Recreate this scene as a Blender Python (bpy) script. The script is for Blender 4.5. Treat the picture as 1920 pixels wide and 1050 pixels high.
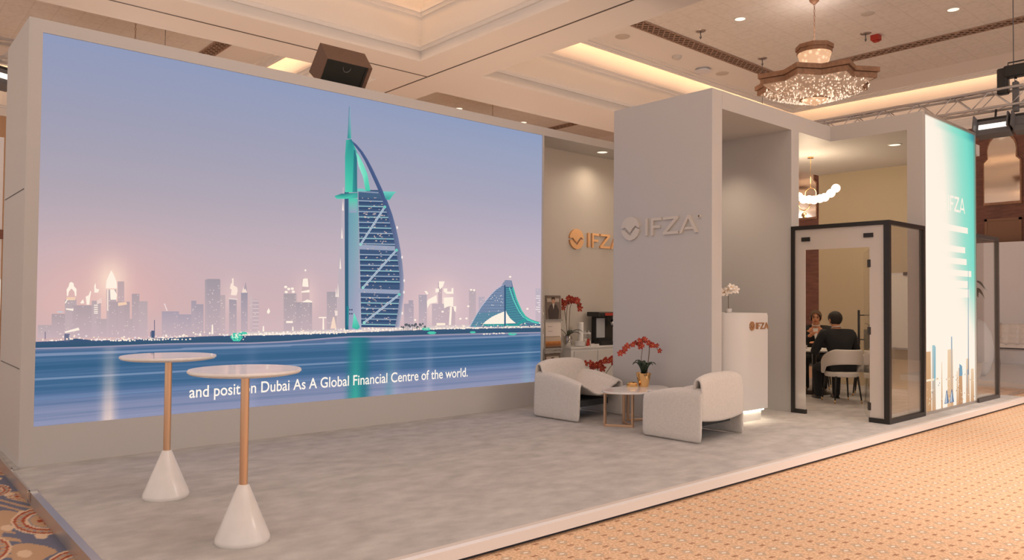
import bpy, bmesh, math, random
import numpy as np
from mathutils import Vector, Matrix, Euler
R_ = random.Random(7)
PI = math.pi
for o in list(bpy.data.objects):
    bpy.data.objects.remove(o, do_unlink=True)
SC = bpy.context.scene
COL = SC.collection

# ------------------------------------------------------------------ camera
cam_d = bpy.data.cameras.new('camera'); cam = bpy.data.objects.new('camera', cam_d); COL.objects.link(cam)
cam_d.sensor_width = 36.0; cam_d.lens = 26.525; cam_d.clip_end = 200
RIGHT = Vector((0.752, -0.659, 0.0088)); FWD = Vector((0.6590, 0.7518, 0.0247)).normalized()
RIGHT = (RIGHT - FWD * RIGHT.dot(FWD)).normalized(); UP = RIGHT.cross(FWD).normalized()
EYE = Vector((0, 0, 1.66))
cam.matrix_world = Matrix(((RIGHT.x, UP.x, -FWD.x, EYE.x), (RIGHT.y, UP.y, -FWD.y, EYE.y), (RIGHT.z, UP.z, -FWD.z, EYE.z), (0, 0, 0, 1)))
SC.camera = cam

# ------------------------------------------------------------------ world, exposure, large lights
w = bpy.data.worlds.new('world'); SC.world = w; w.use_nodes = True
bgn = w.node_tree.nodes['Background']
bgn.inputs[0].default_value = (1.0, 0.87, 0.80, 1); bgn.inputs[1].default_value = 0.86
SC.view_settings.view_transform = 'Standard'; SC.view_settings.look = 'None'
SC.view_settings.exposure = 0.0; SC.view_settings.gamma = 1.0; SC.view_settings.use_curve_mapping = False
WARM = (1.0, 0.85, 0.76)
def area(name, loc, target, size, sizey, power, color=WARM, spread=PI):
    d = bpy.data.lights.new(name, 'AREA'); d.shape = 'RECTANGLE'; d.size = size; d.size_y = sizey
    d.energy = power; d.color = color; d.spread = spread
    o = bpy.data.objects.new(name, d); COL.objects.link(o); o.location = loc
    o.rotation_euler = (Vector(target) - Vector(loc)).to_track_quat('-Z', 'Y').to_euler()
    return o
def spot(name, loc, target, power, angle, blend=0.6, radius=0.1, color=WARM):
    d = bpy.data.lights.new(name, 'SPOT'); d.energy = power; d.spot_size = math.radians(angle); d.spot_blend = blend
    d.shadow_soft_size = radius; d.color = color
    o = bpy.data.objects.new(name, d); COL.objects.link(o); o.location = loc
    o.rotation_euler = (Vector(target) - Vector(loc)).to_track_quat('-Z', 'Y').to_euler()
    return o
def point(name, loc, power, radius=0.3, color=WARM):
    d = bpy.data.lights.new(name, 'POINT'); d.energy = power; d.shadow_soft_size = radius; d.color = color
    o = bpy.data.objects.new(name, d); COL.objects.link(o); o.location = loc
    return o
# light of the ballroom chandeliers, and the aisle floods and spots on the trusses behind the viewer
point('chandelier_light', (14.37, 7.29, 6.95), 22, 0.4)
point('chandelier_light', (3.0, 4.0, 6.0), 110, 0.8)
point('chandelier_light', (4.31, 16.8, 5.0), 80, 0.6)
point('chandelier_light', (13.92, 16.8, 5.0), 80, 0.6)
area('aisle_flood_light', (10.0, -3.5, 5.4), (10.5, 4.5, 0.6), 4.0, 1.0, 130)
area('added_ceiling_fill', (9.0, -1.0, 7.6), (9.0, -1.0, 0), 16.0, 6.5, 330, WARM, math.radians(110))  # added unseen fill, brightens the aisle floor so it bounces light up
area('added_ceiling_fill', (-1.5, 3.5, 7.6), (-1.5, 3.5, 0), 4.0, 12.0, 40, WARM, math.radians(110))  # second added fill, unseen, over the left side
# added up-lights, hidden behind the booth, put in to brighten the beams
UPC = (1.0, 0.71, 0.52)
for (ux, uy, up_) in ((3.0, 10.9, 68), (8.0, 10.9, 68), (13.5, 11.2, 72), (18.5, 11.2, 55), (6.0, 20.0, 40), (16.0, 20.0, 40)):
    area('added_uplight', (ux, uy, 0.4), (ux, uy - 0.6, 6.4), 3.0, 1.0, up_, UPC)
spot('aisle_spot_light', (8.6, 0.6, 6.3), (8.6, 1.7, 0), 900, 62, 1.0, 0.15)
spot('aisle_spot_light', (13.8, 1.0, 6.3), (13.6, 2.2, 0), 900, 60, 1.0, 0.15)

# ------------------------------------------------------------------ colour + material helpers
def lin(c):
    c = c / 255.0
    return c / 12.92 if c <= 0.04045 else ((c + 0.055) / 1.055) ** 2.4
def rgb(r, g, b): return (lin(r), lin(g), lin(b))
MATS = {}
def mat(name, color, rough=0.6, metal=0.0, noise=None, bump=None, emit=None, estr=1.0, spec=0.5, coat=0.0, trans=0.0, alpha=1.0, sheen=0.0):
    """noise=(scale,amount[,stretch]) varies the colour; bump=(scale,strength)"""
    m = bpy.data.materials.new(name); m.use_nodes = True; nt = m.node_tree; N = nt.nodes; L = nt.links
    b = N['Principled BSDF']
    b.inputs['Base Color'].default_value = (*color, 1); b.inputs['Roughness'].default_value = rough
    b.inputs['Metallic'].default_value = metal; b.inputs['Specular IOR Level'].default_value = spec
    b.inputs['Coat Weight'].default_value = coat; b.inputs['Transmission Weight'].default_value = trans
    b.inputs['Alpha'].default_value = alpha; b.inputs['Sheen Weight'].default_value = sheen
    tc = N.new('ShaderNodeTexCoord')
    if noise:
        mp = N.new('ShaderNodeMapping'); L.new(tc.outputs['Object'], mp.inputs[0])
        if len(noise) > 2: mp.inputs['Scale'].default_value = noise[2]
        nz = N.new('ShaderNodeTexNoise'); nz.inputs['Scale'].default_value = noise[0]; nz.inputs['Detail'].default_value = 6
        L.new(mp.outputs[0], nz.inputs['Vector'])
        rp = N.new('ShaderNodeValToRGB'); a = noise[1]
        rp.color_ramp.elements[0].position = 0.3; rp.color_ramp.elements[1].position = 0.7
        rp.color_ramp.elements[0].color = (*[max(0, c * (1 - a)) for c in color], 1)
        rp.color_ramp.elements[1].color = (*[min(1, c * (1 + a)) for c in color], 1)
        L.new(nz.outputs[0], rp.inputs[0]); L.new(rp.outputs[0], b.inputs['Base Color'])
    if bump:
        n2 = N.new('ShaderNodeTexNoise'); n2.inputs['Scale'].default_value = bump[0]; n2.inputs['Detail'].default_value = 3
        L.new(tc.outputs['Object'], n2.inputs['Vector'])
        bp = N.new('ShaderNodeBump'); bp.inputs['Strength'].default_value = bump[1]; bp.inputs['Distance'].default_value = 0.01
        L.new(n2.outputs[0], bp.inputs['Height']); L.new(bp.outputs[0], b.inputs['Normal'])
    if emit:
        b.inputs['Emission Color'].default_value = (*emit, 1); b.inputs['Emission Strength'].default_value = estr
    MATS[name] = m
    return m
def vcol_mat(name, emissive=True, strength=1.0, rough=0.8):
    m = bpy.data.materials.new(name); m.use_nodes = True; nt = m.node_tree; N = nt.nodes; L = nt.links
    b = N['Principled BSDF']; a = N.new('ShaderNodeVertexColor'); a.layer_name = 'Col'
    b.inputs['Roughness'].default_value = rough
    if emissive:
        b.inputs['Base Color'].default_value = (0.01, 0.01, 0.01, 1); b.inputs['Specular IOR Level'].default_value = 0.1
        L.new(a.outputs[0], b.inputs['Emission Color']); b.inputs['Emission Strength'].default_value = strength
    else:
        L.new(a.outputs[0], b.inputs['Base Color']); b.inputs['Specular IOR Level'].default_value = 0.2
    MATS[name] = m
    return m
class X:
    """tiny wrapper so that shader maths reads like arithmetic"""
    nt = None
    def __init__(s, v): s.v = v
    def op(s, o, k):
        n = X.nt.nodes.new('ShaderNodeMath'); n.operation = k
        for i, q in enumerate((s, o)):
            if q is None: continue
            if isinstance(q, X): X.nt.links.new(q.v, n.inputs[i])
            else: n.inputs[i].default_value = q
        return X(n.outputs[0])
    def __add__(s, o): return s.op(o, 'ADD')
    def __sub__(s, o): return s.op(o, 'SUBTRACT')
    def __mul__(s, o): return s.op(o, 'MULTIPLY')
    def lt(s, o): return s.op(o, 'LESS_THAN')
    def gt(s, o): return s.op(o, 'GREATER_THAN')
    def fr(s): return s.op(None, 'FRACT')
    def ab(s): return s.op(None, 'ABSOLUTE')
    def mx(s, o): return s.op(o, 'MAXIMUM')

# ------------------------------------------------------------------ mesh builder
class MB:
    def __init__(s): s.v = []; s.f = []; s.c = []; s.mi = []
    def add(s, vs, fs, c=None, mi=0):
        n = len(s.v); s.v += [tuple(p) for p in vs]; s.f += [tuple(i + n for i in f) for f in fs]
        s.c += (c if isinstance(c, list) else [c or (1, 1, 1)] * len(vs)); s.mi += [mi] * len(fs)
        return s
    def box(s, x0, x1, y0, y1, z0, z1, c=None, mi=0):
        v = [(x0, y0, z0), (x1, y0, z0), (x1, y1, z0), (x0, y1, z0), (x0, y0, z1), (x1, y0, z1), (x1, y1, z1), (x0, y1, z1)]
        f = [(0, 3, 2, 1), (4, 5, 6, 7), (0, 1, 5, 4), (1, 2, 6, 5), (2, 3, 7, 6), (3, 0, 4, 7)]
        return s.add(v, f, c, mi)
    def obox(s, p, q, wd, ht, up=(0, 0, 1), mi=0):
        """bar from p to q with rectangular section"""
        p, q = Vector(p), Vector(q); d = (q - p).normalized(); u = Vector(up)
        if abs(d.dot(u)) > 0.99: u = Vector((1, 0, 0))
        a = d.cross(u).normalized() * wd / 2; b = a.cross(d).normalized() * ht / 2
        v = [p - a - b, p + a - b, p + a + b, p - a + b, q - a - b, q + a - b, q + a + b, q - a + b]
        return s.add(v, [(0, 1, 2, 3), (7, 6, 5, 4), (0, 4, 5, 1), (1, 5, 6, 2), (2, 6, 7, 3), (3, 7, 4, 0)], None, mi)
    def tube(s, pts, r, n=8, cap=True, mi=0):
        pts = [Vector(p) for p in pts]; rs = r if isinstance(r, (list, tuple)) else [r] * len(pts)
        vs = []; fs = []; prev = None
        for i, p in enumerate(pts):
            d = (pts[min(i + 1, len(pts) - 1)] - pts[max(i - 1, 0)]).normalized()
            if prev is None:
                u = Vector((0, 0, 1)) if abs(d.z) < 0.9 else Vector((1, 0, 0))
                a = d.cross(u).normalized()
            else:
                a = (prev - d * prev.dot(d)).normalized()
            prev = a; b = d.cross(a)
            for k in range(n):
                t = 2 * PI * k / n; vs.append(p + (a * math.cos(t) + b * math.sin(t)) * rs[i])
        for i in range(len(pts) - 1):
            for k in range(n):
                fs.append((i * n + k, i * n + (k + 1) % n, (i + 1) * n + (k + 1) % n, (i + 1) * n + k))
        if cap: fs += [tuple(reversed(range(n))), tuple(range((len(pts) - 1) * n, len(pts) * n))]
        return s.add(vs, fs, None, mi)
    def lathe(s, prof, cx=0, cy=0, n=32, mi=0, closed=False):
        vs = []; fs = []
        for (r, z) in prof:
            for k in range(n):
                t = 2 * PI * k / n; vs.append((cx + r * math.cos(t), cy + r * math.sin(t), z))
        m = len(prof)
        for i in range(m - 1):
            for k in range(n):
                fs.append((i * n + k, i * n + (k + 1) % n, (i + 1) * n + (k + 1) % n, (i + 1) * n + k))
        if not closed: fs += [tuple(reversed(range(n))), tuple(range((m - 1) * n, m * n))]
        return s.add(vs, fs, None, mi)
    def prism(s, poly, z0, z1, mi=0):
        n = len(poly); vs = [(x, y, z0) for x, y in poly] + [(x, y, z1) for x, y in poly]
        fs = [tuple(reversed(range(n))), tuple(range(n, 2 * n))] + [(i, (i + 1) % n, n + (i + 1) % n, n + i) for i in range(n)]
        return s.add(vs, fs, None, mi)
    def ball(s, c, r, n=10, m=6, sc=(1, 1, 1), mi=0):
        vs = [(c[0], c[1], c[2] - r * sc[2])]; fs = []
        for i in range(1, m):
            a = -PI / 2 + PI * i / m
            for k in range(n):
                t = 2 * PI * k / n
                vs.append((c[0] + r * sc[0] * math.cos(a) * math.cos(t), c[1] + r * sc[1] * math.cos(a) * math.sin(t), c[2] + r * sc[2] * math.sin(a)))
        vs.append((c[0], c[1], c[2] + r * sc[2])); e = len(vs) - 1
        for k in range(n): fs.append((0, 1 + (k + 1) % n, 1 + k))
        for i in range(m - 2):
            for k in range(n):
                a, b = 1 + i * n + k, 1 + i * n + (k + 1) % n; fs.append((a, b, b + n, a + n))
        o = 1 + (m - 2) * n
        for k in range(n): fs.append((o + k, o + (k + 1) % n, e))
        return s.add(vs, fs, None, mi)
    def grid(s, fn, nu, nv, col=None, mi=0):
        vs = []; cs = []; fs = []
        for j in range(nv + 1):
            for i in range(nu + 1):
                vs.append(fn(i / nu, j / nv)); cs.append(col(i / nu, j / nv) if col else (1, 1, 1))
        for j in range(nv):
            for i in range(nu):
                a = j * (nu + 1) + i; fs.append((a, a + 1, a + nu + 2, a + nu + 1))
        return s.add(vs, fs, cs, mi)
    def xf(s, fn): s.v = [tuple(fn(p)) for p in s.v]; return s
    def mesh(s, name, vcol=False):
        me = bpy.data.meshes.new(name); me.from_pydata(s.v, [], s.f)
        if vcol:
            ca = me.color_attributes.new('Col', 'FLOAT_COLOR', 'POINT')
            ca.data.foreach_set('color', np.array([(*c, 1) for c in s.c], dtype=np.float32).ravel())
        return me
    def build(s, name, m, parent=None, smooth=False, vcol=False, bevel=0, solid=0, sub=0, auto=None):
        me = s.mesh(name, vcol)
        for q in (m if isinstance(m, (list, tuple)) else [m]): me.materials.append(q)
        if any(s.mi): me.polygons.foreach_set('material_index', s.mi)
        if not vcol:
            bm = bmesh.new(); bm.from_mesh(me); bmesh.ops.recalc_face_normals(bm, faces=bm.faces); bm.to_mesh(me); bm.free()
        if smooth: me.polygons.foreach_set('use_smooth', [True] * len(me.polygons))
        if auto: me.set_sharp_from_angle(angle=math.radians(auto))
        o = bpy.data.objects.new(name, me); COL.objects.link(o)
        if parent: o.parent = parent
        if solid:
            q = o.modifiers.new('solid', 'SOLIDIFY'); q.thickness = solid; q.offset = 0
        if bevel:
            q = o.modifiers.new('bevel', 'BEVEL'); q.width = bevel; q.segments = 2; q.limit_method = 'ANGLE'
        if sub:
            q = o.modifiers.new('sub', 'SUBSURF'); q.levels = sub; q.render_levels = sub
        return o
def empty(name, loc=(0, 0, 0), rz=0.0):
    o = bpy.data.objects.new(name, None); COL.objects.link(o); o.location = loc; o.rotation_euler = (0, 0, rz); o.empty_display_size = 0.05
    return o
def tag(o, label, cat, group=None, kind=None):
    o['label'] = label; o['category'] = cat
    if group: o['group'] = group
    if kind: o['kind'] = kind
    return o
def struct(o, label=None):
    o['kind'] = 'structure'
    if label: o['label'] = label
    return o
def dup(o, parent=None, loc=None, rz=None):
    c = o.copy(); COL.objects.link(c); c.parent = parent
    if loc is not None: c.location = loc
    if rz is not None: c.rotation_euler = (0, 0, rz)
    for ch in [q for q in COL.objects if q.parent == o]: dup(ch, c)
    return c

# ------------------------------------------------------------------ materials
M_wall = mat('painted_panel', (0.56, 0.535, 0.515), 0.55, bump=(60, 0.02))
M_wall2 = mat('niche_paint', (0.60, 0.55, 0.49), 0.6)
M_room = mat('meeting_room_paint', (0.58, 0.48, 0.33), 0.7)
M_ceil = mat('ceiling_plaster', (0.86, 0.83, 0.80), 0.75, bump=(25, 0.03))
M_groove = mat('groove_dark', (0.10, 0.08, 0.07), 0.6)
M_carpet = mat('booth_carpet', (0.50, 0.475, 0.455), 0.95, noise=(6.0, 0.14, (0.75, 1.15, 1)), bump=(140, 0.5), spec=0.1)
M_trimw = mat('white_edge_trim', (0.86, 0.82, 0.80), 0.35)
M_alu = mat('brushed_aluminium', (0.62, 0.58, 0.55), 0.35, 0.9)
M_dark = mat('black_metal', (0.032, 0.028, 0.026), 0.35, 0.4)
M_hazed = mat('hazed_black_metal', (0.10, 0.085, 0.08), 0.35, 0.4)  # black frame metal with haze put into its colour, for the farther panel
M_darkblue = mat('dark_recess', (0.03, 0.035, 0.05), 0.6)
M_marble = mat('white_marble', (0.80, 0.765, 0.74), 0.2, noise=(5.5, 0.055))
M_marbletop = mat('polished_marble', (0.80, 0.765, 0.745), 0.07, noise=(5.5, 0.05), spec=0.6)
M_gold = mat('rose_gold', rgb(226, 190, 158), 0.3, 0.9)
M_brass = mat('polished_brass', rgb(225, 185, 130), 0.2, 1.0)
M_goldlogo = mat('gold_letter', rgb(222, 172, 124), 0.4, 0.4)
M_beigelogo = mat('beige_letter', (0.66, 0.60, 0.53), 0.5)
M_fabric = mat('cream_boucle', (0.74, 0.69, 0.64), 0.95, noise=(40, 0.05), bump=(220, 0.6), spec=0.15, sheen=0.2)
M_fabric2 = mat('off_white_velvet', (0.70, 0.64, 0.58), 0.9, bump=(200, 0.3), spec=0.2)
M_red = mat('orchid_red', rgb(158, 48, 30), 0.6)
M_yel = mat('orchid_throat', rgb(225, 170, 90), 0.6)
M_whitefl = mat('orchid_white', (0.85, 0.78, 0.70), 0.6)
M_leaf = mat('orchid_leaf', (0.022, 0.04, 0.022), 0.4, noise=(8, 0.3))
M_stem = mat('orchid_stem', (0.13, 0.085, 0.045), 0.6)
M_soil = mat('potting_bark', (0.06, 0.04, 0.025), 0.9)
M_white = mat('white_paint', (0.66, 0.635, 0.61), 0.5)
M_paper = mat('paper_white', (0.85, 0.82, 0.78), 0.7)
M_brown = mat('brown_wood', rgb(116, 76, 64), 0.5, noise=(3, 0.25, (1, 1, 6)))
M_bronze = mat('bronze_rim', rgb(160, 122, 96), 0.5, 0.2, noise=(14, 0.2))
M_suit = mat('charcoal_suit', (0.018, 0.018, 0.02), 0.85, bump=(150, 0.2))
M_suit2 = mat('black_suit', (0.02, 0.018, 0.017), 0.85)
M_skin = mat('skin', rgb(214, 150, 112), 0.55)
M_hair = mat('dark_hair', (0.018, 0.014, 0.011), 0.7)
M_hair2 = mat('brown_hair', (0.10, 0.055, 0.03), 0.7)
M_shirt = mat('white_shirt', (0.8, 0.77, 0.74), 0.8)
M_shoe = mat('black_leather', (0.012, 0.011, 0.01), 0.35)
M_truss = mat('truss_aluminium', (0.60, 0.59, 0.60), 0.4, 0.7)
M_grey = mat('grey_housing', (0.12, 0.12, 0.13), 0.5)
M_spk = mat('brown_box', rgb(112, 84, 68), 0.55, noise=(30, 0.06))
M_spkface = mat('black_mesh', (0.012, 0.013, 0.010), 0.6)
M_chrome = mat('chrome', (0.75, 0.74, 0.73), 0.12, 1.0)
M_mirror = mat('mirror', (0.80, 0.74, 0.68), 0.06, 1.0)
M_redp = mat('red_plastic', rgb(170, 50, 35), 0.5)
M_blackpl = mat('black_plastic', (0.02, 0.02, 0.02), 0.35)
M_hallwhite = mat('far_booth_white', (0.74, 0.75, 0.80), 0.6)
M_lampW = mat('lamp_face', (0.9, 0.85, 0.8), 0.4, emit=(1.0, 0.93, 0.82), estr=1.4)
M_globe = mat('globe_lit', (0.9, 0.85, 0.8), 0.3, emit=(1.0, 0.90, 0.78), estr=1.15)
M_down = mat('downlight_lit', (0.9, 0.85, 0.8), 0.4, emit=(1.0, 0.88, 0.70), estr=1.1)
M_led = mat('led_strip', (0.9, 0.9, 0.85), 0.4, emit=(1.0, 0.84, 0.62), estr=11.0)
M_cove = mat('cove_strip', (0.9, 0.8, 0.6), 0.4, emit=(1.0, 0.56, 0.27), estr=20.0)
# clear glass: thin pane, mostly see-through with a surface reflection
def glass(name, tint, haze, hazecol, rough=0.02):
    m = bpy.data.materials.new(name); m.use_nodes = True; nt = m.node_tree; N = nt.nodes; L = nt.links
    N.remove(N['Principled BSDF']); out = N['Material Output']
    t = N.new('ShaderNodeBsdfTransparent'); t.inputs[0].default_value = (*tint, 1)
    g = N.new('ShaderNodeBsdfGlossy'); g.inputs['Roughness'].default_value = rough; g.inputs[0].default_value = (1, 1, 1, 1)
    lw0 = N.new('ShaderNodeLayerWeight'); lw0.inputs[0].default_value = 0.5
    pw = N.new('ShaderNodeMath'); pw.operation = 'POWER'; L.new(lw0.outputs['Facing'], pw.inputs[0]); pw.inputs[1].default_value = 4.0
    fr = N.new('ShaderNodeMath'); fr.operation = 'MULTIPLY_ADD'; L.new(pw.outputs[0], fr.inputs[0]); fr.inputs[1].default_value = 0.55; fr.inputs[2].default_value = 0.045
    d = N.new('ShaderNodeBsdfDiffuse'); d.inputs[0].default_value = (*hazecol, 1)
    m1 = N.new('ShaderNodeMixShader'); m1.inputs[0].default_value = haze; L.new(t.outputs[0], m1.inputs[1]); L.new(d.outputs[0], m1.inputs[2])
    m2 = N.new('ShaderNodeMixShader'); L.new(fr.outputs[0], m2.inputs[0]); L.new(m1.outputs[0], m2.inputs[1]); L.new(g.outputs[0], m2.inputs[2])
    L.new(m2.outputs[0], out.inputs[0]); MATS[name] = m
    return m
M_glass = glass('clear_glass', (0.95, 0.95, 0.94), 0.03, (0.8, 0.75, 0.7))
M_frost = glass('frosted_film_glass', (0.9, 0.88, 0.85), 0.80, (0.72, 0.66, 0.61), 0.15)
M_jar = glass('jar_glass', (0.93, 0.92, 0.9), 0.12, (0.8, 0.78, 0.74))
M_screen = vcol_mat('screen_pixels', True, 1.0)
M_light = vcol_mat('backlit_print', True, 1.0)
M_print = vcol_mat('printed_cover', False, rough=0.35)
# beige aisle carpet: lattice of white dots with grey haloes and red-brown double dots
def carpet_material():
    m = bpy.data.materials.new('beige_dotted_carpet'); m.use_nodes = True; nt = m.node_tree; X.nt = nt; N = nt.nodes; L = nt.links
    b = N['Principled BSDF']; b.inputs['Roughness'].default_value = 0.95; b.inputs['Specular IOR Level'].default_value = 0.1
    tc = N.new('ShaderNodeTexCoord'); sp = N.new('ShaderNodeSeparateXYZ'); L.new(tc.outputs['Object'], sp.inputs[0])
    p = 0.167; x = X(sp.outputs[0]) * (1 / p) + 100.38; y = X(sp.outputs[1]) * (1 / p) + 100.51
    fx = x.fr() - 0.5; fy = y.fr() - 0.5; gy = (y + 0.5).fr() - 0.5
    white = (fx.ab() * 0.75 + fy.ab() * 1.35).lt(0.115)
    halo = (fx.ab() + fy.ab()).lt(0.30)
    dbl = ((fx + gy * 0.4).ab() - 0.075).ab().lt(0.055) * gy.ab().lt(0.075)
    nz = N.new('ShaderNodeTexNoise'); nz.inputs['Scale'].default_value = 55; nz.inputs['Detail'].default_value = 4; L.new(tc.outputs['Object'], nz.inputs['Vector'])
    rp = N.new('ShaderNodeValToRGB'); rp.color_ramp.elements[0].position = 0.36; rp.color_ramp.elements[1].position = 0.64
    rp.color_ramp.elements[0].color = (*rgb(206, 166, 130), 1); rp.color_ramp.elements[1].color = (*rgb(238, 206, 174), 1)
    L.new(nz.outputs[0], rp.inputs[0]); cur = rp.outputs[0]
    for fac, amt, c in ((halo, 0.5, rgb(176, 158, 140)), (white, 0.9, rgb(236, 226, 212)), (dbl, 0.75, rgb(128, 66, 42))):
        mx = N.new('ShaderNodeMix'); mx.data_type = 'RGBA'; f = fac * amt
        L.new(f.v, mx.inputs[0]); L.new(cur, mx.inputs[6]); mx.inputs[7].default_value = (*c, 1); cur = mx.outputs[2]
    L.new(cur, b.inputs['Base Color'])
    n2 = N.new('ShaderNodeTexNoise'); n2.inputs['Scale'].default_value = 160; L.new(tc.outputs['Object'], n2.inputs['Vector'])
    bp = N.new('ShaderNodeBump'); bp.inputs['Strength'].default_value = 0.4; bp.inputs['Distance'].default_value = 0.01
    L.new(n2.outputs[0], bp.inputs['Height']); L.new(bp.outputs[0], b.inputs['Normal'])
    return m
M_aisle = carpet_material()
# quilted ceiling panel: faint seams
def quilt_material():
    m = bpy.data.materials.new('quilted_ceiling_paper'); m.use_nodes = True; nt = m.node_tree; X.nt = nt; N = nt.nodes; L = nt.links
    b = N['Principled BSDF']; b.inputs['Roughness'].default_value = 0.7
    tc = N.new('ShaderNodeTexCoord'); sp = N.new('ShaderNodeSeparateXYZ'); L.new(tc.outputs['Object'], sp.inputs[0])
    x = X(sp.outputs[0]) * 2.2 + 100.0; y = X(sp.outputs[1]) * 2.2 + 100.0
    seam = ((x.fr() - 0.5).ab().gt(0.475)).mx((y.fr() - 0.5).ab().gt(0.475))
    vz = N.new('ShaderNodeTexVoronoi'); vz.inputs['Scale'].default_value = 9; L.new(tc.outputs['Object'], vz.inputs['Vector'])
    rp = N.new('ShaderNodeValToRGB'); rp.color_ramp.elements[0].color = (0.73, 0.69, 0.64, 1); rp.color_ramp.elements[1].color = (0.80, 0.765, 0.72, 1)
    rp.color_ramp.elements[1].position = 0.6
    L.new(vz.outputs[0], rp.inputs[0])
    mx = N.new('ShaderNodeMix'); mx.data_type = 'RGBA'; f = seam * 0.22; L.new(f.v, mx.inputs[0]); L.new(rp.outputs[0], mx.inputs[6]); mx.inputs[7].default_value = (0.48, 0.43, 0.38, 1)
    L.new(mx.outputs[2], b.inputs['Base Color'])
    return m
M_quilt = quilt_material()
# crystal: warm lit glass with sparkle
def crystal_material(name, s0, s1, scale):
    m = bpy.data.materials.new(name); m.use_nodes = True; nt = m.node_tree; N = nt.nodes; L = nt.links
    b = N['Principled BSDF']; b.inputs['Base Color'].default_value = (0.45, 0.36, 0.29, 1); b.inputs['Roughness'].default_value = 0.15
    tc = N.new('ShaderNodeTexCoord'); vz = N.new('ShaderNodeTexVoronoi'); vz.inputs['Scale'].default_value = scale; L.new(tc.outputs['Object'], vz.inputs['Vector'])
    rp = N.new('ShaderNodeValToRGB'); rp.color_ramp.elements[0].color = (*s1, 1); rp.color_ramp.elements[1].color = (*s0, 1)
    rp.color_ramp.elements[0].position = 0.15; rp.color_ramp.elements[1].position = 0.45
    L.new(vz.outputs[0], rp.inputs[0]); L.new(rp.outputs[0], b.inputs['Emission Color']); b.inputs['Emission Strength'].default_value = 1
    return m
M_crystal = crystal_material('lit_crystal', (0.16, 0.085, 0.05), (0.62, 0.40, 0.26), 14)
M_crystal2 = crystal_material('lit_crystal_upper', (0.62, 0.34, 0.18), (1.0, 0.66, 0.40), 10)
M_bead = mat('crystal_bead', (0.7, 0.6, 0.5), 0.1, emit=(1.0, 0.80, 0.62), estr=0.95)

# ------------------------------------------------------------------ setting: hall floor, platform, booth walls
PZ = 0.10                       # platform top
o = MB().box(1.62, 22.9, -6, 24, -0.1, 0.0).build('floor', M_aisle); struct(o, 'beige hall carpet with rows of white and brown dots')
# blue medallion carpet on the left
def medallion(x, y):
    blue = np.array(rgb(108, 110, 128)); tan = np.array(rgb(186, 152, 122)); red = np.array(rgb(160, 76, 52)); cream = np.array(rgb(214, 186, 158)); lb = np.array(rgb(150, 142, 142))
    w1 = np.sin(x * 17 + 1.3 * np.sin(y * 5.3)) + np.sin(y * 7.1 + 1.8 * np.sin(x * 11.0 + 0.6))
    col = np.where(w1 > 0.35, 1.0, 0.0)[..., None] * (tan - blue) + blue
    st = (np.sin((x * 2.2 + y) * 27 + np.sin(x * 19) * 1.2) > 0.25) & (np.sin(x * 9.3 + 1.0) * np.sin(y * 3.4) > 0.05)
    col = np.where(st[..., None], tan, col)
    fl = (np.sin(x * 21 + 2) * np.sin(y * 8.9 + 1) > 0.72); col = np.where(fl[..., None], cream, col)
    for (cx, cy, ry_) in ((1.14, 6.46, 0.42), (1.12, 5.25, 0.36), (1.07, 7.36, 0.11), (0.93, 7.72, 0.26), (0.62, 6.0, 0.4), (0.6, 7.3, 0.4), (1.02, 8.6, 0.3), (1.1, 4.1, 0.42), (0.2, 6.6, 0.4), (0.2, 5.2, 0.4)):
        d = np.hypot((x - cx) / (ry_ * 0.55), (y - cy) / ry_); an = np.arctan2((y - cy) * 0.55, x - cx)
        for lo, hi, c in ((0.0, 0.34, red), (0.34, 0.46, tan), (0.46, 0.56, lb), (0.56, 0.63, cream), (0.63, 0.72, red), (0.72, 0.86, tan), (0.86, 0.93, red), (0.93, 1.0, cream)):
            col = np.where(((d >= lo) & (d < hi))[..., None], c, col)
        scl = (d < 0.5) & (np.cos(an * 6) * 0.16 + 0.3 < d) & (d > 0.2); col = np.where(scl[..., None], tan, col)
        bead = (d > 0.74) & (d < 0.84) & (np.sin(an * 26) > 0.2); col = np.where(bead[..., None], lb, col)
    return col
nx, ny = 230, 520
gx, gy = np.meshgrid(np.linspace(-1.3, 1.62, nx + 1), np.linspace(3.0, 11.0, ny + 1))
cc = medallion(gx, gy)
me = bpy.data.meshes.new('floor_patterned')
vs = np.stack([gx, gy, np.zeros_like(gx)], -1).reshape(-1, 3)
ii = (np.arange(ny)[:, None] * (nx + 1) + np.arange(nx)[None, :]).ravel()
me.from_pydata(vs.tolist(), [], np.stack([ii, ii + 1, ii + nx + 2, ii + nx + 1], -1).tolist())
ca = me.color_attributes.new('Col', 'FLOAT_COLOR', 'POINT')
ca.data.foreach_set('color', np.concatenate([cc.reshape(-1, 3), np.ones((len(vs), 1))], 1).astype(np.float32).ravel())
M_med = vcol_mat('blue_medallion_carpet', False, rough=0.95); me.materials.append(M_med)
o = bpy.data.objects.new('floor_patterned', me); COL.objects.link(o); struct(o, 'blue hall carpet with red and cream medallions')
o = MB().box(-6, -1.3, -6, 24, -0.1, 0).box(-1.3, 1.62, -6, 3, -0.1, 0).box(-1.3, 1.62, 11, 24, -0.1, 0).build('floor_surround', mat('plain_hall_carpet', rgb(200, 168, 138), 0.95)); struct(o, 'plain hall carpet around the medallions')  # tan in place of dark blue, lifted to bounce light onto the ceiling

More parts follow.
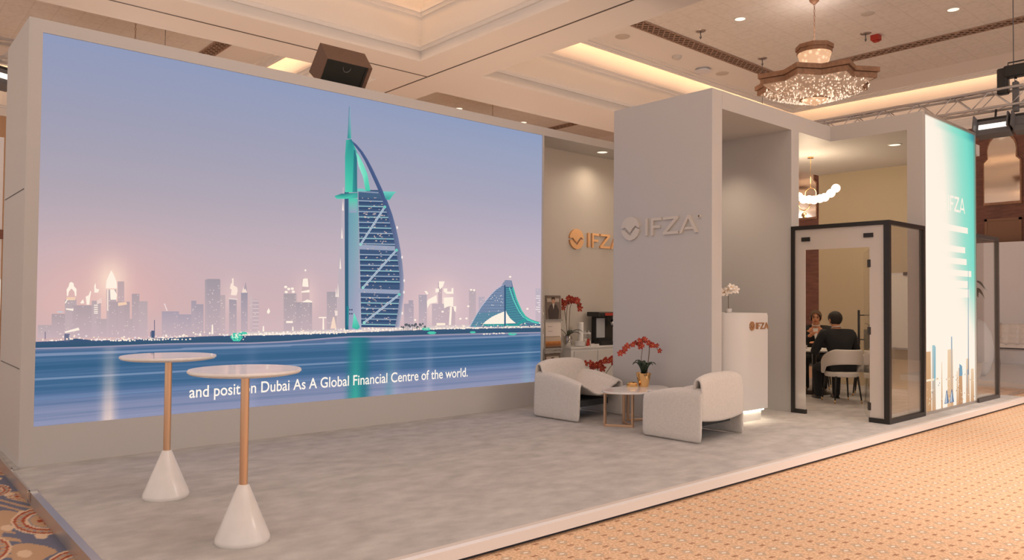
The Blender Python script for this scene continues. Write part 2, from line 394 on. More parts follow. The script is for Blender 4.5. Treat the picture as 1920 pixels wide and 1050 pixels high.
o = MB().box(1.115, 14.75, 3.83, 9.3, 0.03, PZ).build('platform', M_carpet); struct(o, 'raised booth platform in mottled grey carpet')
plat = o
MB().box(1.10, 14.76, 3.78, 3.83, 0.03, PZ + 0.004).build('edge_trim', M_trimw, plat)
MB().box(1.10, 14.76, 3.83, 3.875, PZ, PZ + 0.004).build('edge_top_strip', mat('trim_top_beige', (0.66, 0.58, 0.52), 0.5), plat)
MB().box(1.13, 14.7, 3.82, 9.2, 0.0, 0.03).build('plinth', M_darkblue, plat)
MB().box(1.10, 1.115, 3.83, 9.3, 0.0, PZ + 0.004).box(1.115, 1.15, 3.83, 7.0, PZ, PZ + 0.004).build('side_profile', M_alu, plat)
for (bx_, by_) in ((1.13, 6.98), (1.15, 7.98)):
    MB().box(bx_ - 0.04, bx_ + 0.02, by_ - 0.03, by_ + 0.04, PZ + 0.003, PZ + 0.016).box(bx_ - 0.045, bx_ - 0.032, by_ - 0.02, by_ + 0.03, 0.03, PZ + 0.016).build('corner_bracket', M_chrome, plat)

# screen wall: left block + header over the niche + niche
WY = 8.05
m = MB()
m.box(1.17, 7.64, 8.06, 9.28, PZ, 4.195)
m.box(7.64, 12.0, 8.06, 8.14, 4.075, 4.195); m.box(7.64, 12.0, 8.14, 8.75, 4.075, 4.195)
ws = m.build('wall_screen', M_wall); struct(ws, 'tall beige booth wall holding the video screen')
# frame around the screen, proud of the LED face
m = MB(); m.box(1.17, 1.28, 8.04, 8.06, PZ, 4.195); m.box(7.63, 7.66, 8.04, 8.06, PZ, 4.195); m.box(1.28, 7.63, 8.04, 8.06, 4.075, 4.195); m.box(1.28, 7.63, 8.04, 8.06, PZ, 0.455)
m.build('screen_surround', M_wall, ws)
MB().box(7.66, 12.0, 8.04, 8.06, 4.075, 4.195).build('header_face', M_wall, ws)
MB().box(1.165, 1.172, 8.1, 9.2, 2.62, 2.626).build('panel_seam', M_groove, ws)
MB().box(1.165, 1.172, 8.1, 9.2, 0.98, 0.986).build('panel_seam', M_groove, ws)
o = MB().box(7.64, 12.0, 8.65, 8.75, PZ, 4.075).build('wall_niche', M_wall2); struct(o, 'beige back wall of the coffee niche')

# portal: left panel, header, roof slab, right wall, return beam to the light box
PY = 5.43
o = MB().box(8.075, 8.294, PY, 7.05, PZ, 4.33).build('wall_portal_left', M_wall, bevel=0.004); struct(o, 'tall beige portal panel with raised letters')
o = MB().box(8.294, 11.2, PY, 5.63, 4.10, 4.33).box(8.294, 10.24, 5.63, 7.05, 4.10, 4.33).build('trim_1', M_wall); struct(o, 'beige header slab over the portal')
o = MB().box(10.025, 10.24, PY, 7.05, PZ, 4.10).build('wall_portal_right', M_wall); struct(o, 'beige inner wall right of the reception counter')
o = MB().box(11.2, 11.42, 4.32, 5.63, 4.10, 4.33).build('trim_2', M_wall); struct(o, 'beige return beam running to the light box')
# meeting room: back wall, soffit with a recess, front soffit
o = MB().box(14.2, 14.35, 4.42, 7.12, PZ, 4.3).build('wall_room_back', M_room); struct(o, 'warm beige back wall of the meeting room')
o = MB().box(11.42, 14.2, 4.32, 7.12, 4.12, 4.30).build('ceiling_room', M_wall); struct(o, 'lit soffit of the meeting room')
o = MB().box(10.24, 11.42, 5.63, 7.12, 4.12, 4.30).build('ceiling_room_side', M_wall); struct(o, 'lit soffit of the meeting room beside the portal')

# far wall of the hall in brown wood with mirrors, riser above is part of the coffer
fw = MB().box(22.9, 23.2, -6, 24, 0, 6.4).build('wall_far', M_brown); struct(fw, 'dark brown wood wall at the far end of the hall')
o = MB().box(-6, 22.9, 24, 24.3, 0, 6.4).build('wall_rear', mat('rear_hall_wall', rgb(196, 160, 128), 0.7)); struct(o, 'plain hall wall far behind the booth')
def mirror(yc, z0, z1, wd, label):
    r = empty('wall_mirror', (22.9, yc, 0)); tag(r, label, 'mirror')
    hw = wd / 2; sh = z1 - 0.75
    pts = [(-hw, z0), (hw, z0), (hw, sh), (hw * 0.78, sh + 0.10)]
    for k in range(0, 11):
        t = PI * k / 10; pts.append((hw * 0.80 * math.cos(t), sh + 0.30 + 0.42 * math.sin(t)))
    pts += [(-hw * 0.78, sh + 0.10), (-hw, sh)]
    def loc(sc, x0, x1):
        n = len(pts); cz = (z0 + z1) / 2
        v = [(x0, u * sc, cz + (z - cz) * sc) for u, z in pts] + [(x1, u * sc, cz + (z - cz) * sc) for u, z in pts]
        f = [tuple(range(n)), tuple(reversed(range(n, 2 * n)))] + [(i, (i + 1) % n, n + (i + 1) % n, n + i) for i in range(n)]
        q = MB(); q.add(v, f); return q
    loc(1.07, -0.05, 0).build('frame', M_bronze, r); loc(1.0, -0.065, -0.04).build('pane', M_mirror, r)
mirror(6.43, 4.33, 6.15, 0.82, 'arched mirror on the brown wall right of the light box')
mirror(11.95, 4.33, 6.15, 0.82, 'arched mirror on the brown wall seen through the meeting room')
for (y0, y1) in ((6.0, 6.85), (7.6, 10.2), (4.2, 5.5)):
    MB().box(22.86, 22.9, y0, y0 + 0.06, 2.4, 3.9).box(22.86, 22.9, y1 - 0.06, y1, 2.4, 3.9).box(22.86, 22.9, y0, y1, 3.84, 3.9).box(22.875, 22.9, y0 + 0.06, y1 - 0.06, 2.4, 3.84).build('wood_panel', mat('panel_moulding', rgb(140, 104, 82), 0.5), fw)

# ------------------------------------------------------------------ ceiling: beams, coffers, coves
ZB, ZR, ZC = 6.4, 7.45, 7.7
COF = {'A': (-6, 8.55, -6, 12.6), 'C': (9.97, 22.9, -6, 12.6), 'D': (-6, 8.55, 14.07, 24), 'E': (9.97, 22.9, 14.07, 24)}
ce = MB().box(8.58, 9.94, -6, 24, ZB + .001, 6.5).box(-6, 8.58, 12.63, 14.04, ZB + .001, 6.5).box(9.94, 22.9, 12.63, 14.04, ZB + .001, 6.5).build('ceiling', M_ceil)
struct(ce, 'plaster ceiling beams between deep coffers')
MB().box(9.185, 9.22, -6, 24, ZB - 0.004, ZB + 0.02).box(-6, 9.185, 13.295, 13.33, ZB - 0.004, ZB + 0.02).build('shadow_groove', M_groove, ce)
def ring(mb, rc, i0, i1, z0, z1):
    """rectangular ring between insets i0<i1 of rect rc (a negative inset lies outside)"""
    x0, x1, y0, y1 = rc
    mb.box(x0 + i0, x1 - i0, y0 + i0, y0 + i1, z0, z1); mb.box(x0 + i0, x1 - i0, y1 - i1, y1 - i0, z0, z1)
    mb.box(x0 + i0, x0 + i1, y0 + i1, y1 - i1, z0, z1); mb.box(x1 - i1, x1 - i0, y0 + i1, y1 - i1, z0, z1)
for k, rc in COF.items():
    q = MB(); ring(q, rc, -0.05, 0.0, ZB, ZR); q.build('coffer_riser', M_ceil, ce)
    q = MB(); ring(q, rc, 0.0, 0.07, ZB + 0.0, ZB + 0.05); ring(q, rc, 0.0, 0.04, ZB + 0.05, ZB + 0.12); ring(q, rc, 0, 0.10, 6.68, 6.74); ring(q, rc, 0, 0.05, 6.62, 6.68)
    q.build('moulding', M_ceil, ce)
    q = MB(); ring(q, rc, 0.0, 0.05, ZR - 0.14, ZR - 0.07); ring(q, rc, -0.16, 0.09, ZR - 0.07, ZR); q.build('cove_lip', M_ceil, ce)
    q = MB(); ring(q, rc, -0.22, -0.16, ZR - 0.07, 8.2); ring(q, rc, -0.22, 0.95, 8.2, 8.26); q.build('cove', M_ceil, ce)
    q = MB(); ring(q, rc, 0.50, 0.56, ZC - 0.06, ZC + 0.06); ring(q, rc, 0.56, 0.64, ZC - 0.03, ZC); ring(q, rc, 0.75, 0.80, ZC - 0.02, ZC); q.build('crown_moulding', M_ceil, ce)
    q = MB(); ring(q, rc, 0.50, 2.0, ZC, ZC + 0.03); q.build('ceiling_ring', M_ceil, ce)
    x0, x1, y0, y1 = rc
    MB().box(x0 + 2, x1 - 2, y0 + 2, y1 - 2, ZC, ZC + 0.03).build('quilted_panel', M_quilt, ce)
    q = MB(); ring(q, rc, 0.66, 0.70, ZC + 0.05, ZC + 0.10); q.build('cove_light', M_cove, ce)
# pierced ventilation grilles around the quilted panels
M_grille = mat('grille_bars', rgb(178, 150, 132), 0.6); M_gback = mat('grille_back', rgb(92, 70, 58), 0.8)
def grille(axis, a0, a1, c, wd=0.36):
    b = MB(); g = MB(); z = ZC - 0.015
    T = (lambda a, s, z: (a, c + s, z)) if axis == 'x' else (lambda a, s, z: (c + s, a, z))
    def bar(p, q, wdt): g.obox(T(*p, z), T(*q, z), wdt, 0.012)
    h = wd / 2
    p0, p1 = T(a0, -h, z), T(a1, h, z); b.box(min(p0[0], p1[0]), max(p0[0], p1[0]), min(p0[1], p1[1]), max(p0[1], p1[1]), ZC - 0.012, ZC + 0.002)
    bar((a0, -h), (a1, -h), 0.035); bar((a0, h), (a1, h), 0.035)
    n = int((a1 - a0) / wd)
    for i in range(n):
        a = a0 + (a1 - a0) * i / n; e = a0 + (a1 - a0) * (i + 1) / n; mdl = (a + e) / 2
        bar((a, -h), (e, h), 0.03); bar((a, h), (e, -h), 0.03)
        bar((mdl, -h), (e, 0), 0.02); bar((mdl, h), (e, 0), 0.02); bar((a, 0), (mdl, h), 0.02); bar((a, 0), (mdl, -h), 0.02)
    r = b.build('grille_back', M_gback, ce); g.build('lattice', M_grille, r)
grille('x', 10.9, 18.4, 10.50); grille('y', -2.0, 8.35 + 1.97, 18.60); grille('y', 14.9, 22.5, 6.55); grille('y', 14.9, 22.5, 18.55)

# ------------------------------------------------------------------ video screen
# homography from the 1920x1050 photograph to the flat screen plane (x, z in metres), for the flat moving picture only
_f = 1920 * 26.525 / 36.0
def S(px, py):
    d = FWD + RIGHT * ((px - 960) / _f) - UP * ((py - 525) / _f)
    t = WY / d.y
    return (EYE.x + d.x * t, EYE.z + d.z * t)
SX0, SX1, SZ0, SZ1 = 1.28, 7.63, 0.455, 4.075
def mixc(a, b, t): t = min(1, max(0, t)); return tuple(a[i] + (b[i] - a[i]) * t for i in range(3))
def ramp(stops, t):
    for (t0, c0), (t1, c1) in zip(stops, stops[1:]):
        if t <= t1: return mixc(c0, c1, (t - t0) / (t1 - t0) if t1 > t0 else 0)
    return stops[-1][1]
HZ = 1.225
def sky(x, z):
    t = (z - HZ) / (SZ1 - HZ); u = (x - SX0) / (SX1 - SX0)
    a = ramp([(0, (200, 172, 174)), (0.12, (205, 174, 174)), (0.3, (196, 174, 180)), (0.5, (174, 164, 176)), (0.75, (156, 156, 178)), (1, (142, 152, 184))], t)
    b = ramp([(0, (214, 190, 198)), (0.2, (206, 184, 194)), (0.4, (192, 178, 192)), (0.65, (166, 164, 186)), (0.9, (150, 160, 188)), (1, (142, 156, 190))], t)
    c = mixc(a, b, u)
    for gx0, gz0, rx_, rz0, col, k in ((1.90, 1.74, 0.62, 0.45, (226, 176, 172), 0.6), (1.56, 1.55, 0.35, 0.35, (224, 184, 178), 0.5), (1.895, 1.80, 0.13, 0.19, (255, 226, 204), 0.9), (1.9, 1.5, 0.25, 0.3, (240, 200, 190), 0.5), (3.93, 1.66, 0.13, 0.22, (240, 206, 200), 0.6), (3.08, 1.64, 0.12, 0.2, (232, 204, 200), 0.5), (5.75, 1.6, 0.45, 0.35, (228, 196, 196), 0.6), (5.84, 1.55, 0.2, 0.25, (246, 222, 214), 0.7), (3.2, 1.3, 1.6, 0.12, (214, 186, 190), 0.6)):
        g = math.exp(-(((x - gx0) / rx_) ** 2 + ((z - gz0) / rz0) ** 2)); c = mixc(c, col, k * g)
    return rgb(*c)
def sea(x, z):
    t = (HZ - z) / (HZ - SZ0)
    c = ramp([(0, (120, 122, 150)), (0.06, (96, 110, 146)), (0.14, (70, 108, 146)), (0.3, (52, 96, 134)), (0.42, (66, 104, 144)), (0.55, (58, 100, 138)), (0.66, (96, 120, 160)), (0.82, (130, 138, 170)), (1, (142, 146, 176))], t)
    s = 0.5 * math.sin(z * 55 + 0.5 * math.sin(x * 1.3)) + 0.35 * math.sin(z * 131 + x * 0.8) + 0.25 * math.sin(z * 230 + 3 * math.sin(x * 2.1))
    c = mixc(c, (150, 158, 190) if s > 0 else (36, 82, 122), 0.22 * abs(s))
    if abs(z - (1.10 + 0.004 * x)) < 0.012: c = mixc(c, (150, 160, 190), 0.7)
    if abs(z - 0.885) < 0.010: c = mixc(c, (140, 160, 190), 0.7)
    if abs(z - 0.70) < 0.007: c = mixc(c, (110, 140, 176), 0.6)
    # light columns mirrored in the water
    for cx, wd, col, a0 in ((1.90, 0.06, (244, 212, 196), 0.85), (5.1, 0.10, (190, 188, 205), 0.35), (5.65, 0.06, (186, 180, 200), 0.4), (7.37, 0.1, (140, 176, 190), 0.4), (3.3, 0.07, (170, 168, 195), 0.3)):
        k = math.exp(-((x - cx) / wd) ** 2) * a0 * (0.25 + 0.75 * min(1, max(0, t) ** 1.5 + (0.4 if t < 0.08 else 0)))
        c = mixc(c, col, k)
    k = math.exp(-((x - 4.62) / 0.15) ** 4); c = mixc(c, (26, 110, 124), 0.85 * k)
    k = math.exp(-((x - 4.58) / 0.075) ** 2) * (0.2 + 0.8 * t); c = mixc(c, (62, 178, 158), 0.8 * k)
    k = math.exp(-((x - 5.05) / 0.06) ** 2) * t; c = mixc(c, (60, 140, 150), 0.4 * k)
    return rgb(*c)
scr = empty('video_screen', ((SX0 + SX1) / 2, WY, PZ)); tag(scr, 'giant video screen showing a sail-shaped tower and hazy city skyline', 'screen')
ox, oy, oz = scr.location
pic = MB()
pic.grid(lambda u, v: (SX0 + u * (SX1 - SX0) - ox, WY + 0.008 - oy, HZ + v * (SZ1 - HZ) - oz), 90, 60, lambda u, v: sky(SX0 + u * (SX1 - SX0), HZ + v * (SZ1 - HZ)))
pic.grid(lambda u, v: (SX0 + u * (SX1 - SX0) - ox, WY + 0.008 - oy, SZ0 + v * (HZ - SZ0) - oz), 150, 120, lambda u, v: sea(SX0 + u * (SX1 - SX0), SZ0 + v * (HZ - SZ0)))
LY = [0.0]
def poly(pts, c, layer, cs=None):
    """flat coloured polygon in photo pixels; cs = colour per vertex"""
    vs = []
    for p in pts:
        x, z = S(*p); x = min(SX1 - 0.001, max(SX0 + 0.001, x)); vs.append((x - ox, WY + 0.008 - 0.0004 * layer - oy, z - oz))
    pic.add(vs, [tuple(range(len(pts)))], [rgb(*q) for q in cs] if cs else [rgb(*c)] * len(pts))
def strip(a, b, ca, cb, layer):
    """ribbon between two polylines a and b"""
    for i in range(len(a) - 1): poly([a[i], a[i + 1], b[i + 1], b[i]], None, layer, [ca[i], ca[i + 1], cb[i + 1], cb[i]])
def line(p, q, wd, c, layer):
    dx, dy = q[0] - p[0], q[1] - p[1]; l = math.hypot(dx, dy) or 1; nx_, ny_ = -dy / l * wd / 2, dx / l * wd / 2
    poly([(p[0] + nx_, p[1] + ny_), (q[0] + nx_, q[1] + ny_), (q[0] - nx_, q[1] - ny_), (p[0] - nx_, p[1] - ny_)], c, layer)
def rect(x0, x1, y0, y1, c, layer, c2=None): poly([(x0, y0), (x1, y0), (x1, y1), (x0, y1)], c, layer, [c, c, c2 or c, c2 or c])
def dot(x, y, r, c, layer, ry=None):
    ry = ry or r; poly([(x + r * math.cos(k * PI / 3), y + ry * math.sin(k * PI / 3)) for k in range(6)], c, layer)
rr = random.Random(3)
WL = (255, 240, 224); TEAL = (74, 200, 172)
def base(x): return 632 - (x - 70) * 0.0135
Z4 = lambda x, y: (60 + x / 5.25, 480 + y / 5.25)
Z5 = lambda x, y: (360 + x / 5.25, 480 + y / 5.25)
Z6 = lambda x, y: (740 + x / 5.25, 480 + y / 5.25)
def tower(Z, x0, x1, y0, c=(176, 160, 166), lights=6, layer=1, c2=None):
    a = Z(x0, y0); b = Z(x1, y0); yb = base(a[0]) + 2
    c = mixc(c, (196, 172, 176), 0.18); c2 = c2 or mixc(c, (204, 180, 186), 0.85)
    poly([a, b, (b[0], yb), (a[0], yb)], None, layer, [c, c, c2, c2])
    for _ in range(lights):
        x = rr.uniform(a[0] + 1, b[0] - 1); y = rr.uniform(a[1] + 2, yb - 3); rect(x - rr.uniform(.4, 1.4), x + rr.uniform(.4, 1.4), y - .5, y + .5, (236, 214, 208), layer + 1)
D1 = (172, 156, 162); D2 = (182, 166, 170); BL = (166, 156, 172)
for a in ((Z4, 60, 195, 680, D2, 4), (Z4, 195, 330, 570, D1, 10), (Z4, 325, 440, 430, D2, 8), (Z4, 400, 590, 485, D1, 8), (Z4, 590, 680, 440, D2, 6), (Z4, 735, 830, 330, D2, 6), (Z4, 845, 910, 250, (190, 166, 168), 5), (Z4, 760, 965, 450, D1, 8),
          (Z4, 985, 1060, 372, D1, 6), (Z4, 1050, 1140, 445, D2, 5), (Z4, 640, 1000, 620, D2, 8), (Z4, 1280, 1450, 545, BL, 8), (Z4, 1440, 1570, 575, BL, 6), (Z4, 1570, 1620, 440, (160, 152, 166), 5), (Z4, 1610, 1690, 475, (160, 152, 166), 5),
          (Z5, 130, 282, 232, (162, 152, 162), 26), (Z5, 150, 275, 226, (154, 146, 156), 0), (Z5, 280, 330, 385, D2, 8), (Z5, 368, 442, 425, (158, 150, 162), 8), (Z5, 485, 550, 360, (150, 146, 162), 6), (Z5, 572, 600, 402, (206, 186, 188), 4), (Z5, 596, 660, 430, (186, 168, 176), 4),
          (Z5, 905, 1030, 370, (166, 156, 162), 14), (Z5, 1080, 1185, 455, (164, 154, 162), 8), (Z5, 925, 1185, 455, (164, 154, 162), 14), (Z5, 1085, 1160, 225, (206, 178, 178), 0), (Z5, 1330, 1450, 352, (164, 156, 164), 14),
          (Z6, 95, 190, 470, BL, 6), (Z6, 140, 185, 436, BL, 3), (Z6, 240, 320, 382, (170, 162, 176), 6), (Z6, 370, 500, 470, (190, 172, 182), 6), (Z6, 430, 470, 260, (190, 168, 176), 3), (Z6, 500, 600, 500, (192, 172, 180), 4), (Z6, 735, 802, 335, (182, 168, 176), 5), (Z6, 830, 890, 402, (180, 172, 188), 5), (Z6, 1390, 1440, 320, (186, 178, 194), 8)):
    tower(*a)
for y in range(442, 740, 38): line(Z5(600, y), Z5(660, y), 1.4, (222, 200, 200), 3)
# bright crowns and lit pinnacles
def lit(Z, pts, c=WL, layer=3): poly([Z(*p) for p in pts], c, layer)
lit(Z4, [(728, 318), (736, 240), (762, 180), (783, 140), (806, 185), (832, 245), (840, 318)])
lit(Z4, [(770, 330), (810, 330), (838, 380), (832, 430), (775, 430)]); lit(Z4, [(740, 330), (755, 330), (752, 540), (740, 540)], (245, 222, 210))
lit(Z4, [(362, 300), (370, 265), (390, 255), (410, 268), (416, 300), (440, 325), (438, 395), (425, 395), (418, 350), (390, 320), (365, 350), (356, 395), (345, 395), (342, 330)])
lit(Z4, [(345, 405), (430, 405), (425, 435), (340, 435)], (240, 205, 178)); lit(Z4, [(345, 425), (356, 425), (335, 465), (322, 465)])
lit(Z4, [(530, 400), (560, 385), (575, 345), (584, 350), (574, 410), (566, 480), (540, 480)]); lit(Z4, [(480, 455), (505, 425), (515, 465), (480, 468)])
lit(Z4, [(615, 290), (628, 265), (632, 320), (665, 330), (650, 360), (615, 360)])
for y in (485, 505, 525, 545, 562): line(Z4(612, y), Z4(650, y), 1.7, WL, 3)
lit(Z4, [(848, 460), (930, 452), (938, 478), (850, 492)], (244, 206, 178)); lit(Z4, [(640, 440), (685, 410), (690, 460), (640, 475)], (236, 208, 200), 2)
lit(Z4, [(250, 545), (305, 545), (310, 556), (250, 556)], (190, 205, 218)); lit(Z4, [(335, 515), (410, 520), (408, 540), (338, 528)]); lit(Z4, [(320, 745), (460, 705), (470, 730), (330, 758)])
lit(Z4, [(1300, 470), (1310, 466), (1338, 540), (1326, 540)], (236, 214, 212))
lit(Z5, [(395, 220), (412, 220), (412, 290), (448, 310), (452, 345), (440, 388), (385, 385), (392, 330), (376, 320), (384, 275), (398, 262)], (250, 228, 214)); lit(Z5, [(366, 412), (450, 422), (450, 434), (366, 425)], (230, 210, 208))
lit(Z5, [(492, 362), (510, 305), (516, 330), (528, 322), (546, 360)], (242, 220, 208)); lit(Z5, [(508, 360), (530, 250), (540, 300), (545, 360)], (176, 160, 170), 2)
lit(Z5, [(1095, 228), (1110, 222), (1142, 222), (1150, 305), (1088, 300)]); lit(Z5, [(1080, 348), (1158, 332), (1160, 358), (1080, 360)]); lit(Z5, [(1078, 455), (1140, 428), (1186, 445), (1186, 458)])
lit(Z5, [(1115, 222), (1120, 140), (1124, 222)], (214, 186, 186)); dot(*Z5(1119, 141), 2, WL, 3)
for p in ((925, 305), (955, 325), (990, 322), (1000, 352), (930, 355)): dot(*Z5(*p), 3.2, WL, 3, 2.6)
lit(Z5, [(930, 640), (995, 640), (995, 660), (930, 660)])
lit(Z5, [(740, 545), (757, 512), (772, 545), (760, 570), (742, 562)])
for px_, h in ((203, 675), (705, 690), (995, 695), (1295, 600)): lit(Z5, [(px_ - 10, 770), (px_ - 5, h), (px_ + 6, h), (px_ + 10, 770)])
lit(Z5, [(1250, 600), (1325, 600), (1325, 612), (1250, 612)]); lit(Z5, [(1365, 715), (1390, 600), (1402, 600), (1425, 715)], (246, 216, 196)); lit(Z5, [(1406, 535), (1436, 540), (1436, 585), (1412, 590)], (240, 220, 212))
# tall stepped spire left of the sail tower
Z3 = lambda x, y: (600 + x / 2.283, 180 + y / 2.283)
poly([Z3(99, 390), Z3(103, 390), Z3(106, 470), Z3(106, 1000), Z3(72, 1000), Z3(74, 830), Z3(82, 700), Z3(92, 560), Z3(95, 470)], None, 2, [(190, 178, 190), (190, 178, 190), (176, 168, 182), (196, 178, 186), (204, 182, 186), (196, 180, 186), (190, 178, 186), (186, 176, 186), (188, 176, 188)])
for x, y, h in ((99, 450, 40), (95, 560, 50), (88, 690, 50), (78, 800, 60), (70, 820, 40)): lit(Z3, [(x - 3, y + h), (x, y), (x + 4, y + h)], (248, 232, 222))
lit(Z6, [(330, 430), (415, 385), (420, 455), (350, 470), (325, 515), (320, 450)]); lit(Z6, [(440, 250), (495, 250), (478, 300), (450, 330), (438, 300)]); lit(Z6, [(405, 320), (440, 320), (438, 355), (405, 360)]); lit(Z6, [(485, 320), (520, 320), (520, 350), (560, 350), (565, 315), (580, 315), (582, 372), (515, 372), (485, 350)])
lit(Z6, [(485, 410), (580, 405), (578, 500), (540, 490), (490, 515)]); lit(Z6, [(295, 345), (320, 345), (336, 372), (318, 378)]); lit(Z6, [(548, 500), (568, 500), (556, 700), (535, 700)]); lit(Z6, [(580, 495), (610, 495), (605, 555), (590, 540)]); lit(Z6, [(415, 660), (500, 660), (505, 695), (415, 695)], (255, 236, 216))
for p in ((755, 333), (785, 336), (728, 495), (1310, 520), (1140, 205), (475, 548), (205, 630), (650, 618), (710, 615)): dot(*Z6(*p), 2.4, WL, 3, 2)
for k in range(8): rect(*[v for v in (Z6(1390, 0)[0] + rr.uniform(0, 6),)], Z6(1435, 0)[0], Z6(0, 390 + k * 22)[1], Z6(0, 398 + k * 22)[1], (240, 226, 226), 3)
# land, embankment and shore lights
top = [(66, 641), (120, 639), (146, 634), (175, 639), (270, 636), (400, 630), (520, 628), (640, 624), (740, 620), (860, 616), (1016, 614)]
bot = [(66, 653), (150, 651), (230, 648), (300, 645), (400, 643), (470, 643), (540, 640), (650, 631), (740, 630), (870, 626), (1016, 623)]
T_ = lambda pl, x: np.interp(x, [p[0] for p in pl], [p[1] for p in pl])
xs_ = [66 + i * 19 for i in range(51)]
strip([(x, float(T_(top, x))) for x in xs_], [(x, float(T_(bot, x))) for x in xs_], [(58, 84, 118)] * 51, [(44, 84, 112)] * 51, 4)
strip([(x, float(T_(bot, x)) - .6) for x in xs_], [(x, float(T_(bot, x)) + 2.2) for x in xs_], [(168, 160, 182)] * 51, [(132, 134, 164)] * 51, 5)
strip([(x, float(T_(top, x)) - 7) for x in xs_[20:]], [(x, float(T_(top, x)) + .5) for x in xs_[20:]], [(206, 190, 192)] * 31, [(232, 214, 206)] * 31, 4)
for i in range(300):
    x = rr.uniform(70, 1012); y = float(T_(top, x)) - abs(rr.gauss(0, 3.4)) ; s = rr.uniform(.7, 2.4)
    dot(x, y, s, rr.choice([WL, WL, (250, 226, 206), (232, 220, 226)]), 5, s * .8)
for x0, x1, y in ((208, 256, 639), (270, 330, 637), (330, 360, 637), (172, 205, 637), (450, 640, 628), (500, 636, 625), (790, 960, 617), (908, 945, 626), (640, 700, 617), (700, 760, 618)):
    x = x0
    while x < x1: dot(x, y - (x - x0) * 0.02 + rr.uniform(-1, 1), rr.uniform(1.4, 2.6), WL, 5, 1.5); x += rr.uniform(3, 8)
for x, y, h in ((290, 600, 30), (85, 622, 14), (283, 622, 14)): line((x, y), (x, y + h), 1.6, (120, 112, 136), 4)
rect(284, 290, 620, 634, (74, 92, 124), 5); rect(121, 131, 626, 640, (110, 112, 138), 4)
for x, y, a, b in ((444, 632, 12, 9), (800, 617, 10, 3), (810, 624, 9, 3), (887, 623, 6, 2), (961, 626, 9, 3), (457, 625, 8, 3)): dot(x, y, a, TEAL, 5, b)
for k in range(26): dot(444 + rr.gauss(0, 6), 632 + rr.gauss(0, 4), 1.2, rr.choice([WL, (150, 236, 205), (40, 130, 130)]), 6)
for k in range(14): dot(754 + k * 3.3 + rr.uniform(-1, 1), 610 + rr.uniform(-3, 4), rr.uniform(1.6, 3.2), (92, 96, 104), 5); line((754 + k * 3.3, 611), (754 + k * 3.3, 620), .8, (110, 104, 110), 5)
# the sail-shaped tower
def z3(pts): return [Z3(*p) for p in pts]
arc = [(128, 183), (158, 208), (182, 236), (205, 272), (225, 310), (246, 354), (265, 395), (290, 452), (310, 506), (325, 560), (337, 612), (346, 662), (353, 712), (358, 762), (360, 810), (358, 860), (351, 925), (340, 990)]
inn = [(126, 190), (150, 214), (172, 242), (194, 280), (212, 318), (232, 362), (250, 402), (272, 456), (291, 510), (306, 564), (318, 616), (328, 664), (336, 714), (341, 764), (343, 812), (341, 862), (334, 925), (322, 990)]
face = [(165, 405)] + [p for p in inn if p[1] > 400]
cs = [(70, 92, 126)] * len(face)
for i in range(len(face) - 2):       # facade filled in level slices
    a, b = face[i + 1], face[i + 2]; la = 165 + (a[1] - 405) * 0.022; lb = 165 + (b[1] - 405) * 0.022
    poly(z3([(la, a[1]), a, b, (lb, b[1])]), (60, 86, 122), 6)
def redge(y): return float(np.interp(y, [p[1] for p in inn], [p[0] for p in inn]))
for y in range(448, 985, 23):
    if 636 < y < 660 or 815 < y < 840: continue
    line(Z3(165 + (y - 405) * .022, y), Z3(redge(y + 3), y + 3), 1.7, (150, 196, 200) if y % 2 else (158, 176, 194), 7)
    line(Z3(165 + (y - 405) * .022, y + 9), Z3(redge(y + 9), y + 11), 2.2, (44, 70, 108), 7)
for y, h in ((636, 20), (824, 18), (405, 6)):
    poly(z3([(165, y), (redge(y), y + 6), (redge(y), y + 6 + h), (165, y + h)]), (150, 160, 184), 8)
poly(z3([(165, 405), (redge(405), 408), (redge(440), 440), (165, 432)]), (66, 96, 128), 8)
for k in range(170):
    y = rr.uniform(430, 975); x = rr.uniform(180, redge(y) - 8)
    if rr.random() < .75: x = rr.choice([205, 235, 265, 285]) + rr.gauss(0, 7)
    if x < redge(y) - 6: rect(Z3(x, 0)[0] - rr.uniform(.6, 2.0), Z3(x, 0)[0] + rr.uniform(.6, 2.0), Z3(0, y)[1] - .8, Z3(0, y)[1] + .8, rr.choice([(190, 168, 164), (176, 162, 166), (160, 154, 168), (226, 202, 192)]), 8)
for p, q in (((175, 635), (278, 475)), ((185, 820), (328, 660)), ((190, 970), (340, 850))):
    line(Z3(*p), Z3(*q), 3.6, (196, 206, 220), 9); line(Z3(*p), Z3(*q), 1.2, (120, 150, 176), 10)
    dot(*Z3(*p), 3.0, (150, 214, 205), 10); dot(*Z3(*q), 3.0, (110, 206, 188), 10)
n_ = len(arc); cA = [mixc((70, 92, 136), (176, 174, 192), max(0, (p[1] - 450) / 480)) for p in arc]
strip(z3(arc), z3(inn), cA, [mixc(c, (50, 66, 104), .35) for c in cA], 9)
for x, y in ((331, 563), (352, 690), (361, 790), (360, 840), (353, 930)): dot(*Z3(x, y), 1.7, (245, 232, 226), 10, 3)
poly(z3([(106, 410), (124, 410), (124, 1000), (108, 1000)]), None, 8, [(58, 84, 118), (62, 88, 122), (36, 100, 124), (30, 96, 120)])
poly(z3([(122, 440), (164, 440), (172, 800), (178, 1000), (122, 1000)]), None, 8, [(96, 156, 172), (112, 168, 176), (160, 164, 186), (176, 176, 196), (150, 156, 184)])
poly(z3([(124, 438), (160, 438), (158, 500), (126, 500)]), None, 9, [TEAL, TEAL, (150, 160, 186), (140, 156, 184)])
poly(z3([(112, 188), (136, 185), (158, 238), (160, 412), (108, 412), (108, 260)]), None, 9, [(62, 176, 160), (40, 136, 140), (60, 186, 166), (66, 196, 170), (80, 206, 176), (52, 170, 156)])
